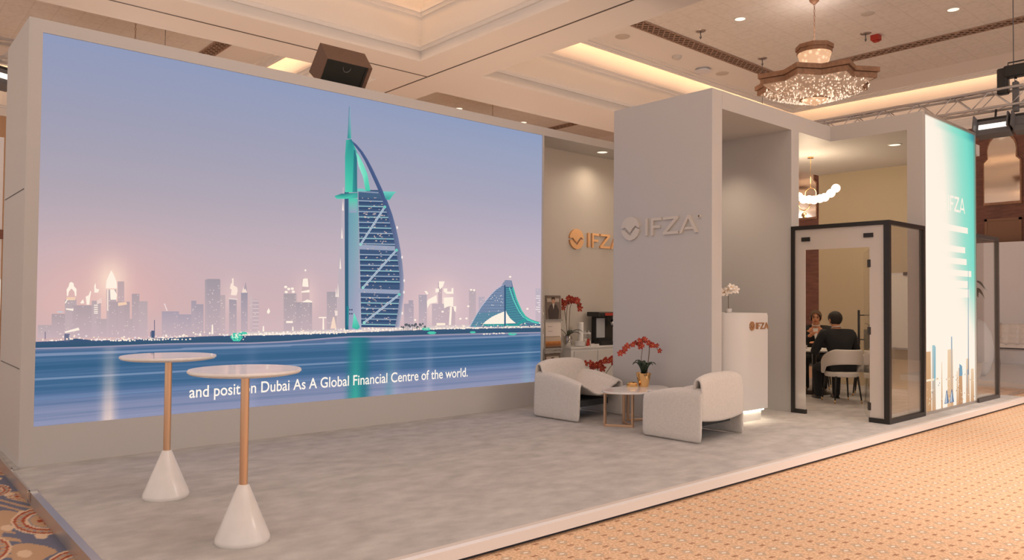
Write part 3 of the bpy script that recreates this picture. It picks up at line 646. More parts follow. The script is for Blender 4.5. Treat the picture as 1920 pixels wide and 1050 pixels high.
poly(z3([(146, 228), (159, 242), (160, 412), (140, 412)]), None, 10, [(34, 112, 128), (34, 112, 128), (44, 120, 132), (50, 150, 150)])
poly(z3([(118, 182), (125, 45), (130, 40), (134, 182)]), None, 10, [(34, 132, 138), (60, 110, 140), (150, 170, 196), (60, 178, 162)])
poly(z3([(152, 236), (166, 252), (186, 290), (203, 332), (216, 406), (196, 406), (184, 345), (166, 300)]), None, 10, [(110, 214, 186), (120, 220, 192), (168, 232, 214), (96, 214, 184), (70, 200, 170), (70, 200, 170), (130, 224, 198), (170, 232, 216)])
poly(z3([(160, 396), (186, 396), (200, 408), (160, 408)]), (110, 200, 190), 11)
poly(z3([(62, 428), (92, 418), (118, 416), (162, 414), (162, 436), (110, 440), (72, 440)]), None, 11, [(66, 176, 168), (40, 110, 126), (34, 90, 110), (60, 150, 150), (60, 170, 160), (76, 204, 178), (80, 206, 178)])
poly(z3([(270, 408), (327, 410), (316, 420), (298, 446), (282, 442)]), None, 11, [(110, 206, 196), (104, 206, 190), (72, 200, 172), (60, 186, 164), (60, 150, 150)])
poly(z3([(138, 992), (146, 928), (156, 950), (172, 990), (160, 1000)]), None, 11, [(60, 190, 164), (120, 226, 200), (86, 214, 184), (60, 170, 160), (60, 180, 160)])
poly(z3([(115, 900), (124, 900), (122, 985), (116, 985)]), (30, 128, 138), 11)
for x in (128, 137): dot(*Z3(x, 915), 1.5, (40, 60, 90), 12); dot(*Z3(x, 932), 1.5, (40, 60, 90), 12)
# the wave-shaped hotel
z6 = lambda pts: [Z6(*p) for p in pts]
lw = [(740, 700), (800, 590), (850, 505), (900, 440), (950, 380), (1000, 330), (1060, 290), (1085, 282)]
for a, b in zip(lw, lw[1:]): poly(z6([a, b, (1088, b[1]), (1088, a[1])]), (124, 138, 168), 6)
def ledge(y): return float(np.interp(-y, [-p[1] for p in lw], [p[0] for p in lw]))
for y in range(305, 690, 15): line(Z6(ledge(y), y), Z6(1085, y - 4), 1.2, (62, 92, 134), 7); line(Z6(ledge(y), y + 6), Z6(1085, y + 2), .8, (158, 176, 196) if y < 560 else (96, 180, 180), 7)
for a, b in zip(lw, lw[1:]): line(Z6(*a), Z6(*b), 1.4, (186, 186, 204), 8)
rw = [(1155, 240), (1165, 300), (1180, 350), (1198, 412), (1222, 470), (1252, 535), (1292, 590), (1340, 622), (1395, 642), (1436, 652)]
for a, b in zip(rw, rw[1:]): poly(z6([(1086, a[1]), a, b, (1086, b[1])]), (58, 104, 134), 6)
poly(z6([(1086, 650), (1436, 650), (1436, 690), (1086, 690)]), (84, 112, 140), 6)
for y in range(320, 655, 17):
    xr = float(np.interp(y, [p[1] for p in rw], [p[0] for p in rw])); line(Z6(1098, y), Z6(xr, y + 14), 1.0, (90, 176, 176), 7)
for off, c, wd in ((0, (64, 190, 170), 2.6), (-34, (96, 206, 190), 2.0)):
    for a, b in zip(rw[1:], rw[2:]): line(Z6(a[0] + off * (1 - (a[1] - 300) / 900), a[1] + 10), Z6(b[0] + off * (1 - (b[1] - 300) / 900), b[1] + 10), wd, c, 8)
poly(z6([(1055, 292), (1070, 262), (1100, 236), (1155, 240), (1157, 305), (1088, 302)]), (132, 142, 168), 8)
poly(z6([(1080, 285), (1092, 285), (1092, 690), (1082, 690)]), (40, 76, 112), 9)
poly(z6([(868, 670), (900, 640), (960, 598), (1020, 570), (1080, 546), (1080, 668)]), WL, 9); poly(z6([(1096, 536), (1110, 570), (1140, 615), (1195, 662), (1096, 664)]), WL, 9)
for k in range(60):
    x = rr.uniform(780, 1430); y = rr.uniform(660, 705); dot(*Z6(x, y), rr.uniform(.6, 1.5), rr.choice([WL, (200, 180, 176), (80, 180, 170), (60, 84, 112)]), 9)
for k in range(26):
    y = rr.uniform(380, 660); x = rr.uniform(ledge(y) + 20, 1075); dot(*Z6(x, y), .8, (228, 222, 222), 9)
poly(z6([(868, 672), (1200, 668), (1290, 600), (1300, 640), (1210, 690), (868, 688)]), (50, 150, 150), 8)
pic.build('moving_picture', M_screen, scr, vcol=True)
MB().box(SX0 - ox, SX1 - ox, 0.0085, 0.0095, SZ0 - oz, SZ1 - oz).build('led_panel', M_blackpl, scr)
# subtitle
def text_mesh(name, body, m, parent, loc, size, width=None, height=None, extrude=0.0, rot=(PI / 2, 0, 0), spacing=1.0, offset=0.0):
    cu = bpy.data.curves.new(name, 'FONT'); cu.body = body; cu.size = size; cu.extrude = extrude; cu.space_character = spacing; cu.offset = offset
    t = bpy.data.objects.new(name, cu); COL.objects.link(t); bpy.context.view_layer.update()
    me = bpy.data.meshes.new_from_object(t.evaluated_get(bpy.context.evaluated_depsgraph_get())); bpy.data.objects.remove(t); bpy.data.curves.remove(cu)
    xs = [v.co.x for v in me.vertices]; ys = [v.co.y for v in me.vertices]
    sx = width / (max(xs) - min(xs)) if width else 1; sy = height / (max(ys) - min(ys)) if height else 1
    x0 = min(xs)
    for v in me.vertices: v.co.x = (v.co.x - x0) * sx; v.co.y *= sy
    me.materials.clear(); me.materials.append(m)
    o = bpy.data.objects.new(name, me); COL.objects.link(o); o.parent = parent; o.location = loc; o.rotation_euler = rot
    return o
M_sub = mat('subtitle_white', (0.02, 0.02, 0.02), 0.6, emit=rgb(255, 243, 230), estr=1.0)
def subtitle(body, x, z, width, height):
    cu = bpy.data.curves.new('subtitle', 'FONT'); cu.body = body; cu.size = 1.0; t = bpy.data.objects.new('subtitle', cu); COL.objects.link(t)
    def right(s_): cu.body = s_; bpy.context.view_layer.update(); return t.evaluated_get(bpy.context.evaluated_depsgraph_get()).bound_box[6][0]
    full = right(body); words = body.split(' '); pre = ''; spans = []
    for w_ in words: r_ = right(pre + w_); spans.append((w_, r_)); pre += w_ + ' '
    k = width / full
    for w_, r_ in spans:
        wd_ = right(w_) * k; cu.body = w_; cu.offset = 0.009; bpy.context.view_layer.update()
        me = bpy.data.meshes.new_from_object(t.evaluated_get(bpy.context.evaluated_depsgraph_get())); cu.offset = 0
        for v in me.vertices: v.co.x *= k; v.co.y *= height
        me.materials.clear(); me.materials.append(M_sub)
        o = bpy.data.objects.new('subtitle_word', me); COL.objects.link(o); o.parent = scr; o.location = (x + r_ * k - wd_, 0.0012, z); o.rotation_euler = (PI / 2, 0, 0); o['kind'] = 'stuff'
    bpy.data.objects.remove(t); bpy.data.curves.remove(cu)
subtitle('and position Dubai As A Global Financial Centre of the world.', 2.648 - ox, 0.608 - oz, 3.63, 0.172)

# ------------------------------------------------------------------ company lettering: emblem + I F Z A
def emblem_polys(r=0.16):
    def arc_(a0, a1, n=18): return [(r * math.cos(a0 + (a1 - a0) * k / n), r * math.sin(a0 + (a1 - a0) * k / n)) for k in range(n + 1)]
    up = arc_(math.radians(8), math.radians(172)) + [(-r * .93, r * .05), (-r * .55, r * .10), (-r * .22, -r * .22), (0.0, -r * .36), (r * .22, -r * .05), (r * .55, r * .22), (r * .9, r * .02)]
    lo = arc_(math.radians(188), math.radians(352)) + [(r * .93, -r * .10), (r * .60, r * .02), (r * .30, -r * .26), (0.02 * r, -r * .60), (-r * .30, -r * .42), (-r * .60, -r * .12), (-r * .9, -r * .10)]
    return [up, lo]
def letters_polys():
    H = 0.115; st = 0.036
    I = [(0.42, -H), (0.42 + st, -H), (0.42 + st, H), (0.42, H)]
    F = [(0.515, -H), (0.515 + st, -H), (0.515 + st, -0.02), (0.66, -0.02), (0.66, 0.015), (0.515 + st, 0.015), (0.515 + st, H - st), (0.68, H - st), (0.68, H), (0.515, H)]
    Z = [(0.71, -H), (0.95, -H), (0.95, -H + st), (0.775, -H + st), (0.95, H - st * .8), (0.95, H), (0.715, H), (0.715, H - st), (0.885, H - st), (0.71, -H + st * .8)]
    A = [(0.965, -H), (1.005, -H), (1.105, H * .62), (1.165, -H * .33), (1.06, -H * .33), (1.04, -H * .60), (1.182, -H * .60), (1.205, -H), (1.245, -H), (1.122, H), (1.088, H)]
    return [I, F, Z, A]
def logo(name, label, m, place, depth, sc=1.0, reg=False, group=None):
    """place(u, v, d) maps logo coordinates and depth to the world"""
    r = empty(name, place(0.6 * sc, 0, 0)); tag(r, label, 'sign', group); o_ = r.location
    def solid(pl, nm):
        n = len(pl); v = [Vector(place(u * sc, vv * sc, 0)) - o_ for u, vv in pl] + [Vector(place(u * sc, vv * sc, depth)) - o_ for u, vv in pl]
        q = MB(); q.add(v, [tuple(range(n)), tuple(reversed(range(n, 2 * n)))] + [(i, (i + 1) % n, n + (i + 1) % n, n + i) for i in range(n)]); q.build(nm, m, r)
    for p in emblem_polys(): solid([(u + 0.16, v) for u, v in p], 'emblem_half')
    for p, nm in zip(letters_polys(), ('letter_i', 'letter_f', 'letter_z', 'letter_a')): solid(p, nm)
    if reg:
        ro = [(1.265 + 0.022 * math.cos(k * PI / 8), 0.085 + 0.022 * math.sin(k * PI / 8)) for k in range(16)]; ri = [(1.265 + (u - 1.265) * .7, 0.085 + (v - 0.085) * .7) for u, v in ro]
        q = MB()
        for i in range(16):
            j = (i + 1) % 16; q.add([Vector(place(*[c * sc for c in p], dd)) - o_ for dd in (0, depth) for p in (ro[i], ro[j], ri[j], ri[i])], [(0, 1, 2, 3), (7, 6, 5, 4), (0, 4, 5, 1), (1, 5, 6, 2), (2, 6, 7, 3), (3, 7, 4, 0)])
        q.build('registered_mark', m, r)
    return r
logo('wall_lettering', 'raised beige company letters on the tall portal panel', M_beigelogo, lambda u, v, d: (8.075 - d, 6.885 - u, 2.638 + v), 0.03, 1.01, True)
logo('wall_lettering', 'raised gold company letters on the coffee niche wall', M_goldlogo, lambda u, v, d: (8.80 + u, 8.65 - d, 2.65 + v), 0.035, 1.04)

# ------------------------------------------------------------------ back-lit tower
tw = empty('light_box_tower', (12.22, 4.2, PZ)); tag(tw, 'tall back-lit light box with teal gradient and printed towers', 'light box')
tx, ty, tz = tw.location
MB().box(11.2 - tx, 13.26 - tx, 4.115 - ty, 4.32 - ty, 0, 4.23).build('cabinet', M_wall, tw)
m = MB(); x0, x1 = 11.2 - tx, 13.26 - tx
m.box(x0, x0 + .02, -.115, -.085, 0, 4.23); m.box(x1 - .03, x1, -.115, -.085, 0, 4.23); m.box(x0 + .02, x1 - .03, -.115, -.085, 4.19, 4.23); m.box(x0 + .02, x1 - .03, -.115, -.085, 0, .04)
m.build('frame', M_alu, tw)
LX0, LX1, LZ0, LZ1 = 11.22, 13.23, 0.14, 4.29
lb = MB(); WH = (255, 242, 226)
def lcol(u, v):
    t = u * 1.05 - 0.27 + 0.34 * (v - 0.45) - max(0, 0.50 - v) * 1.7
    t += 0.5 * max(0, v - 0.86) * (1 - u)
    if v > 0.97: t += 0.1
    c = ramp([(0, WH), (0.25, (250, 240, 224)), (0.45, (200, 226, 210)), (0.62, (150, 222, 202)), (0.8, (120, 218, 198)), (0.92, (98, 200, 184)), (1.05, (60, 150, 160))], t)
    return rgb(*c)
lb.grid(lambda u, v: (LX0 + u * (LX1 - LX0) - tx, -.092, LZ0 + v * (LZ1 - LZ0) - tz), 40, 60, lcol)
def lp(pts, c, ly, cs=None): lb.add([(LX0 + u * (LX1 - LX0) - tx, -.092 - .0005 * ly, LZ0 + v * (LZ1 - LZ0) - tz) for u, v in pts], [tuple(range(len(pts)))], [rgb(*q) for q in cs] if cs else [rgb(*c)] * len(pts))
for u0, u1, v0, h in ((0.2, 0.86, 0.622, .022), (0.2, 0.80, 0.548, .022), (0.2, 0.83, 0.505, .022), (0.2, 0.93, 0.462, .022), (0.3, 0.85, 0.42, .026), (0.3, 0.88, 0.385, .03)):
    lp([(u0, v0), (u1, v0), (u1, v0 + h), (u0, v0 + h)], WH, 1)
for p in emblem_polys() + letters_polys():
    q = [((0.30 + (u + (0.16 if i < 2 else 0)) * 0.40) if True else 0, 0.722 + v * 0.30) for i, (u, v) in enumerate(p)]
    off = 0.064 if p in emblem_polys() else 0.0
    lp([(0.28 + (u * 0.42 + off), 0.722 + v * 0.24) for u, v in p], WH, 1)
BR = (206, 160, 120); BR2 = (236, 205, 170); BU = (140, 170, 190); BU2 = (96, 118, 148)
for u0, u1, h, c, c2 in ((0.01, 0.12, .20, (214, 170, 128), (196, 150, 108)), (0.13, 0.20, .22, (160, 196, 202), BR), (0.30, 0.33, .16, BR2, BR), (0.42, 0.54, .20, BR2, (222, 180, 140)), (0.49, 0.53, .245, BU, BR), (0.60, 0.64, .12, BR2, BR), (0.64, 0.73, .13, BR, (190, 140, 100)), (0.80, 0.88, .16, BR2, BR), (0.81, 0.86, .12, BU, BR), (0.90, 0.98, .12, BR2, BR)):
    lp([(u0, 0), (u1, 0), (u1 - .01, h), (u0 + .01, h)], c, 1, [c2, c2, c, c])
for b in (0.0, 0.13): lp([(b, .10), (b + .13, .10), (b + .13, .107), (b, .107)], (250, 230, 200), 2)
lp([(0.845, .10), (0.862, .10), (0.868, .40), (0.872, .52), (0.862, .52), (0.856, .40)], None, 2, [BU2, BU2, BU, (150, 210, 206), (150, 210, 206), BU])
lp([(0.66, .10), (0.73, .10), (0.72, .135), (0.665, .145)], (120, 160, 182), 2); lp([(0.165, .1), (0.2, .1), (0.2, .215), (0.185, .215)], (130, 180, 196), 2)
for u in (0.36, 0.46): 
    lp([(u, .012), (u + .09, .012), (u + .055, .058), (u + .04, .058)], BU2, 3)
    for k in range(4): lp([(u + .012 * k + .01, .014), (u + .012 * k + .016, .014), (u + .045, .05), (u + .042, .05)], (220, 226, 232), 4)
rr = random.Random(11)
for k in range(60):
    u = rr.uniform(.02, .97); v = rr.uniform(0.005, .11); lp([(u, v), (u + .012, v), (u + .012, v + .004), (u, v + .004)], rr.choice([(180, 130, 96), (250, 236, 214), (110, 130, 150), (230, 196, 160)]), 4)
lb.build('backlit_print', M_light, tw, vcol=True)

# ------------------------------------------------------------------ cocktail tables
def cocktail(loc, label):
    r = empty('cocktail_table', loc); tag(r, label, 'table', 'marble cocktail tables')
    MB().lathe([(0.165, 0), (0.170, 0.012), (0.167, 0.03), (0.036, 0.355), (0.028, 0.36)], n=48).build('cone_base', M_marble, r, True, auto=40)
    MB().lathe([(0.0265, 0.355), (0.0265, 1.065)], n=24).build('pole', M_gold, r, True, auto=40)
    MB().lathe([(0.30, 1.062), (0.338, 1.070), (0.348, 1.080), (0.348, 1.088), (0.343, 1.094), (0.05, 1.095)], n=64).build('tabletop', M_marbletop, r, True, auto=40)
    MB().lathe([(0.06, 1.056), (0.06, 1.064)], n=24).build('mounting_plate', M_gold, r, True, auto=40)
    return r
cocktail((1.879, 6.198, PZ), 'marble cocktail table with cone base, farther of the two, beside the screen wall')
cocktail((1.918, 4.775, PZ), 'marble cocktail table with cone base, the nearer one in front of the subtitle')

# ------------------------------------------------------------------ lounge armchairs (local: faces -y, origin on the floor)
def lounge_chair(loc, rz, label):
    r = empty('lounge_armchair', loc, rz); tag(r, label, 'armchair', 'cream lounge armchairs')
    W = 0.455; D0, D1 = -0.40, 0.385
    # folded seat sheet: outer panel, rounded arm, bucket seat, other arm
    def section(v):
        """cross-section polyline at depth v (0 front .. 1 back)"""
        at = 0.475 + 0.105 * math.sin(min(1, v * 1.25) * PI / 2); st = 0.325 - 0.05 * v; rad = 0.055 + 0.012 * v
        w = W - 0.018 * (1 - v)
        half = [(w + 0.012, 0.0), (w + 0.006, 0.16), (w, at - rad * 1.6)]
        for k in range(1, 7):
            t = PI * k / 7; half.append((w - rad + rad * math.cos(t), at - rad + rad * math.sin(t) * 1.0))
        xi, zi = half[-1]
        for k in range(1, 9):
            t = k / 8.5; sm = 0.5 + 0.5 * math.cos(PI * t ** 0.8); half.append((xi * (1 - t) + 0.0, st + (zi - st) * sm))
        return half + [(-x, z) for x, z in reversed(half)]
    nv = 14
    secs = [section(j / nv) for j in range(nv + 1)]; nu = len(secs[0]) - 1
    def sh(u, v):
        j = round(v * nv); i = round(u * nu); x, z = secs[j][i]
        fr = 0.0 if z > 0.3 else 0
        y = D0 + (D1 - D0) * v
        if abs(x) < 0.40 and z < 0.56: y = y + 0.02 * (1 - v)
        return (x, y, z)
    MB().grid(sh, nu, nv).build('seat_shell', M_fabric, r, True, solid=0.036, sub=1)
    # back: folded sheet, inner face from the seat, over the top and down outside
    def back(u, v):
        s = (u - 0.5) * 2; x = s * (W + 0.003)
        top = 0.745 - 0.055 * abs(s) ** 3.2; ys = 0.385 - 0.02 * s * s
        if v < 0.42:                                 # inner face rising from the seat
            t = v / 0.42; k = 1 - 0.20 * (1 - t) * 1.2
            return (x * (0.80 + 0.18 * t ** 0.8), 0.205 + 0.07 * t - 0.02 * s * s * (1 - t), 0.25 + (top - 0.06 - 0.25) * t)
        if v < 0.62:                                 # rounded top
            t = (v - 0.42) / 0.20 * PI; yc = (0.275 + ys) / 2; ry = (ys - 0.275) / 2
            return (x * (0.98 + 0.02 * t / PI), yc - ry * math.cos(t), top - 0.06 + 0.06 * math.sin(t))
        t = (v - 0.62) / 0.38; low = 0.215 + 0.03 * s * s
        return (x, ys + 0.012 * math.sin(t * PI), top - 0.06 + (low - top + 0.06) * t)
    MB().grid(back, 16, 26).build('backrest', M_fabric, r, True, solid=0.034, sub=1)
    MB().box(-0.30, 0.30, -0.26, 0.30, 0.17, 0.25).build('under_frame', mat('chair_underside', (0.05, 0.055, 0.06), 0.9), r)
    return r
lounge_chair((7.36, 7.02, PZ), math.radians(3), 'cream lounge armchair facing the viewer beside the video screen')
lounge_chair((7.385, 5.21, PZ), PI + math.radians(4), 'cream lounge armchair with its back turned, near the reception counter')

# ------------------------------------------------------------------ two-lobed side table
ct = empty('coffee_table', (7.42, 6.12, PZ)); tag(ct, 'low table with scalloped marble top and rose gold frame between the armchairs', 'table')
cx, cy, cz = ct.location
def lobes():
    pts = []
    for (ax, ay, r, a0, a1) in ((7.21, 6.10, 0.29, 95, 325), (7.66, 6.14, 0.31, -118, 128)):
        for k in range(25):
            t = math.radians(a0 + (a1 - a0) * k / 24); q = 1 + 0.035 * math.cos(4 * t); pts.append((ax + r * q * math.cos(t) - cx, ay + r * q * math.sin(t) - cy))
    return pts
MB().prism(lobes(), 0.422, 0.445).build('tabletop', M_marbletop, ct, bevel=0.006)
def frame(pts):
    m = MB()
    for p in pts: m.obox((p[0] - cx, p[1] - cy, 0.0), (p[0] - cx, p[1] - cy, 0.424), 0.028, 0.028)
    for a, b in zip(pts, pts[1:]):
        for z in (0.014, 0.410): m.obox((a[0] - cx, a[1] - cy, z), (b[0] - cx, b[1] - cy, z), 0.028, 0.028)
    return m
frame([(7.02, 6.25), (7.215, 5.975), (7.36, 6.24)]).build('base_frame', M_gold, ct, bevel=0.003)
frame([(7.55, 6.33), (7.80, 6.22), (7.70, 5.97)]).build('base_frame', M_gold, ct, bevel=0.003)

# ------------------------------------------------------------------ orchids
def petal_flower(rad, m_p, m_c):
    q = MB()
    for k in range(5):
        a = 2 * PI * k / 5 + 0.3; wd = 0.62 if k % 2 else 0.45
        ring_ = [(0, 0), (0.35, wd * .55), (0.75, wd * .6), (1.0, 0.0), (0.75, -wd * .6), (0.35, -wd * .55)]
        vs = []
        for (u, v) in ring_:
            x, y = u * math.cos(a) - v * math.sin(a), u * math.sin(a) + v * math.cos(a); vs.append((x * rad, y * rad, rad * (0.18 * u * u + (0.06 if abs(v) > 0 else 0))))
        vs.append((0.55 * math.cos(a) * rad, 0.55 * math.sin(a) * rad, rad * 0.16))
        q.add(vs, [(i, (i + 1) % 6, 6) for i in range(6)])
    q.ball((0, 0, rad * .14), rad * .15, 6, 4, mi=1)
    me = q.mesh('flower'); me.materials.append(m_p); me.materials.append(m_c); me.polygons.foreach_set('material_index', q.mi)
    return me
FL_RED = petal_flower(0.045, M_red, M_yel); FL_WH = petal_flower(0.055, M_whitefl, M_yel); FL_RED2 = petal_flower(0.05, M_red, M_yel)
def orchid(name, loc, label, pot, stems, leaves, flower, seed, fsc=1.0, group=None):
    r = empty(name, loc); tag(r, label, 'plant', group); rnd = random.Random(seed); top = 0.0
    if pot:
        prof, pm = pot; o = MB().lathe(prof + [(p[0] - 0.012, p[1]) for p in reversed(prof) if p[1] > prof[0][1] + 0.02], n=28).build('pot', pm, r, True, auto=45); top = prof[-1][1]
        MB().lathe([(0.002, top - .03), (prof[-1][0] - .012, top - .028)], n=20).build('soil', M_soil, r)
    for (ang, ln, wd, lift) in leaves:
        q = MB(); dx, dy = math.cos(ang), math.sin(ang)
        def lf(u, v):
            t = u; s = (v - .5) * 2; ww = wd * math.sin(PI * min(1, (t * .92 + .08))) ** .6 * (1 - .25 * t)
            h = lift * math.sin(t * 2.0) - 0.35 * ln * t * t * 0.6; rr_ = ln * t
            return (dx * rr_ - dy * s * ww, dy * rr_ + dx * s * ww, top - .02 + h + 0.25 * ww * abs(s))
        q.grid(lf, 7, 4).build('leaf', M_leaf, r, True, solid=0.004)
    for pts, nfl, t0 in stems:
        pts = [Vector(p) for p in pts]; dense = []
        for i in range(len(pts) - 1):
            a, b, c, d = pts[max(i - 1, 0)], pts[i], pts[i + 1], pts[min(i + 2, len(pts) - 1)]
            for k in range(8):
                t = k / 8; dense.append(0.5 * ((2 * b) + (c - a) * t + (2 * a - 5 * b + 4 * c - d) * t * t + (3 * b - a - 3 * c + d) * t ** 3))
        dense.append(pts[-1]); MB().tube(dense, 0.0045, 5).build('stem', M_stem, r, True)
        for k in range(nfl):
            p = dense[min(len(dense) - 1, int((t0 + (1 - t0) * k / max(1, nfl - 1)) * (len(dense) - 1)))]
            f = bpy.data.objects.new('flower', flower); COL.objects.link(f); f.parent = r
            f.location = p + Vector((rnd.uniform(-.02, .02), rnd.uniform(-.02, .02), rnd.uniform(-.012, .022)))
            d = Vector((-0.66 + rnd.uniform(-.6, .6), -0.75 + rnd.uniform(-.6, .6), 0.1 + rnd.uniform(-.4, .5)))
            f.rotation_euler = d.to_track_quat('Z', 'Y').to_euler(); s_ = fsc * rnd.uniform(.8, 1.15); f.scale = (s_, s_, s_)
    return r
GP = [(0.058, 0), (0.066, 0.01), (0.088, 0.13), (0.098, 0.165), (0.098, 0.175)]
# camera-right on the ground is roughly (+.75,-.66)
def rt(a, z, d=0.0): return (a * 0.752 + d * 0.66, a * -0.659 + d * 0.75, z)
LV = [(2.6, .15, .055, .17), (-0.5, .17, .05, .17), (0.9, .13, .05, .18), (-2.0, .13, .055, .15), (3.9, .13, .05, .17), (1.8, .12, .05, .19), (-1.1, .12, .05, .16)]
orchid('potted_orchid', (7.70, 6.20, PZ + .445), 'red orchid in a gold pot on the low marble table', (GP, M_brass),
       [([rt(0, .14), rt(-.03, .34), rt(-.02, .50), rt(-.08, .56), rt(-.20, .50), rt(-.30, .41)], 9, .42), ([rt(.03, .14), rt(.06, .34), rt(.07, .52), rt(.03, .585), rt(-.06, .56)], 6, .6), ([rt(.04, .14), rt(.07, .40), rt(.08, .52), rt(.13, .53), rt(.19, .47)], 4, .6)], LV, FL_RED, 1)
tb = MB().ball((0, 0, .035), .055, 12, 6, (1.3, .8, .55)).box(-.07, .07, -.035, .035, 0, .02).build('trinket_dish', M_brass); tb.location = (7.56, 6.27, PZ + .446); tb.rotation_euler = (0, 0, -.7)
tag(tb, 'small gold ornament beside the orchid pot on the low table', 'ornament')

# ------------------------------------------------------------------ reception counter
rc_ = empty('reception_counter', (8.85, 5.6, PZ)); tag(rc_, 'tall white reception counter with rounded end and glowing base', 'counter')
rx, ry, rz_ = rc_.location
def rounded(x0, x1, y0, y1, r, n=12):
    pts = []
    for (cx_, cy_, a0) in ((x1 - r[0], y0 + r[0], -90), (x1 - r[1], y1 - r[1], 0), (x0 + r[2], y1 - r[2], 90), (x0 + r[3], y0 + r[3], 180)):
        rr_ = r[(-90, 0, 90, 180).index(a0)]
        for k in range(n + 1):
            t = math.radians(a0 + 90 * k / n); pts.append((cx_ + rr_ * math.cos(t) - rx, cy_ + rr_ * math.sin(t) - ry))
    return pts
fp = rounded(8.315, 9.13, 5.265, 5.80, (0.03, 0.03, 0.2, 0.36))
MB().prism(fp, 0.155, 1.375).build('body', M_white, rc_, True, auto=30)
MB().prism(rounded(8.32, 9.125, 5.27, 5.795, (0.03, 0.03, 0.2, 0.36)), 1.375, 1.40).build('top', M_white, rc_, True, auto=30)
MB().prism(rounded(8.375, 9.07, 5.33, 5.74, (0.02, 0.02, 0.17, 0.3)), 0.0, 0.155).build('plinth', M_white, rc_, True, auto=30)
MB().prism(rounded(8.35, 9.095, 5.305, 5.765, (0.02, 0.02, 0.18, 0.33)), 0.13, 0.15).build('led_strip', M_led, rc_)
logo('counter_lettering', 'small gold company letters on the front of the reception counter', mat('antique_gold', rgb(178, 132, 92), 0.45, 0.4), lambda u, v, d: (8.66 + u, 5.265 - d, 1.335 + v), 0.012, 0.365)
orchid('potted_orchid', (8.55, 5.50, PZ + 1.40), 'white orchid on a single stem rising from the reception counter', ([(0.035, 0), (0.04, .005), (0.045, .05), (0.045, .055)], M_white),
       [([rt(0, .03), rt(0, .16), rt(.0, .27), rt(.02, .31), rt(.09, .30)], 8, .55), ([rt(.0, .2), rt(-.03, .27), rt(-.08, .25)], 3, .5)], [], FL_WH, 5, 1.05)

# ------------------------------------------------------------------ coffee niche
rk = empty('brochure_rack', (8.13, 8.28, PZ)); tag(rk, 'slim metal brochure rack between the screen and the coffee cabinet', 'rack')
for s in (-1, 1): MB().tube([(s * .185, .05, 0), (s * .185, .05, 1.60)], .009, 8).build('upright', M_chrome, rk, True)
MB().obox((-.185, .05, .012), (.185, .05, .012), .2, .02).build('foot', M_chrome, rk)
ZS = (0.30, 0.72, 1.0, 1.18)
for z in (0.30, 0.745, 0.79, 1.23): MB().box(-.185, .185, .01, .05, z - .012, z).box(-.185, .185, .005, .01, z - .012, z + .02).build('shelf', M_chrome, rk)
def brochure(z, h, painter, label):
    q = MB(); q.box(-.165, .165, .018, .03, 0, h, rgb(190, 180, 170)); painter(q, h)
    o = q.build('brochure', M_print, None, vcol=True); o.location = (8.13, 8.28, PZ + z); o.rotation_euler = (math.radians(-3), 0, 0)
    tag(o, label, 'brochure', 'brochures on the slim rack')
def flat(q, pts, c, l=1): q.add([(x, .018 - .0012 * l, z) for x, z in pts], [tuple(range(len(pts)))], rgb(*c))
def rct(q, x0, x1, z0, z1, c, l=1): flat(q, [(x0, z0), (x1, z0), (x1, z1), (x0, z1)], c, l)
def cover(q, h):
    rct(q, -.165, .165, 0, h, (112, 98, 88)); rct(q, -.15, .15, .012, h - .012, (128, 112, 100), 2); rct(q, -.13, .13, h - .10, h - .045, (190, 176, 160), 3)
    flat(q, [(-.10, .012), (-.12, .16), (-.07, .24), (.0, .26), (.07, .24), (.12, .16), (.10, .012)], (82, 72, 68), 4); flat(q, [(-.02, .26), (.0, .17), (.025, .26)], (215, 205, 192), 5)
    flat(q, [(.038 * math.cos(k * PI / 5), .305 + .05 * math.sin(k * PI / 5)) for k in range(10)], (196, 150, 124), 5); flat(q, [(-.04, .31), (-.03, .36), (.03, .36), (.04, .31), (.0, .335)], (70, 58, 52), 6)
def whitecard(q, h):
    rct(q, -.165, .165, 0, h, (226, 214, 204))
    for i in range(2): rct(q, -.12, -.02, h * .35 + i * .07, h * .35 + i * .07 + .008, (170, 160, 152), 2)
def sunset(q, h):
    rct(q, -.165, .165, 0, h, (150, 112, 84)); rct(q, -.165, .165, h * .55, h, (196, 176, 156), 2); rct(q, -.165, .165, h * .35, h * .62, (206, 140, 80), 3); rct(q, -.165, .165, 0, h * .2, (96, 78, 70), 3)
    for k in range(14): rct(q, -.16 + k * .023, -.145 + k * .023, h * .3, h * (.45 + .02 * ((k * 7) % 5)), (150, 92, 54), 4)
brochure(0.305, .42, cover, 'grey magazine cover with a standing figure, lower on the rack'); brochure(0.79, .20, sunset, 'brochure with an orange skyline photograph on the rack')
brochure(0.99, .21, whitecard, 'plain white leaflet on the rack'); brochure(1.23, .385, cover, 'grey magazine cover with a standing figure, top of the rack')

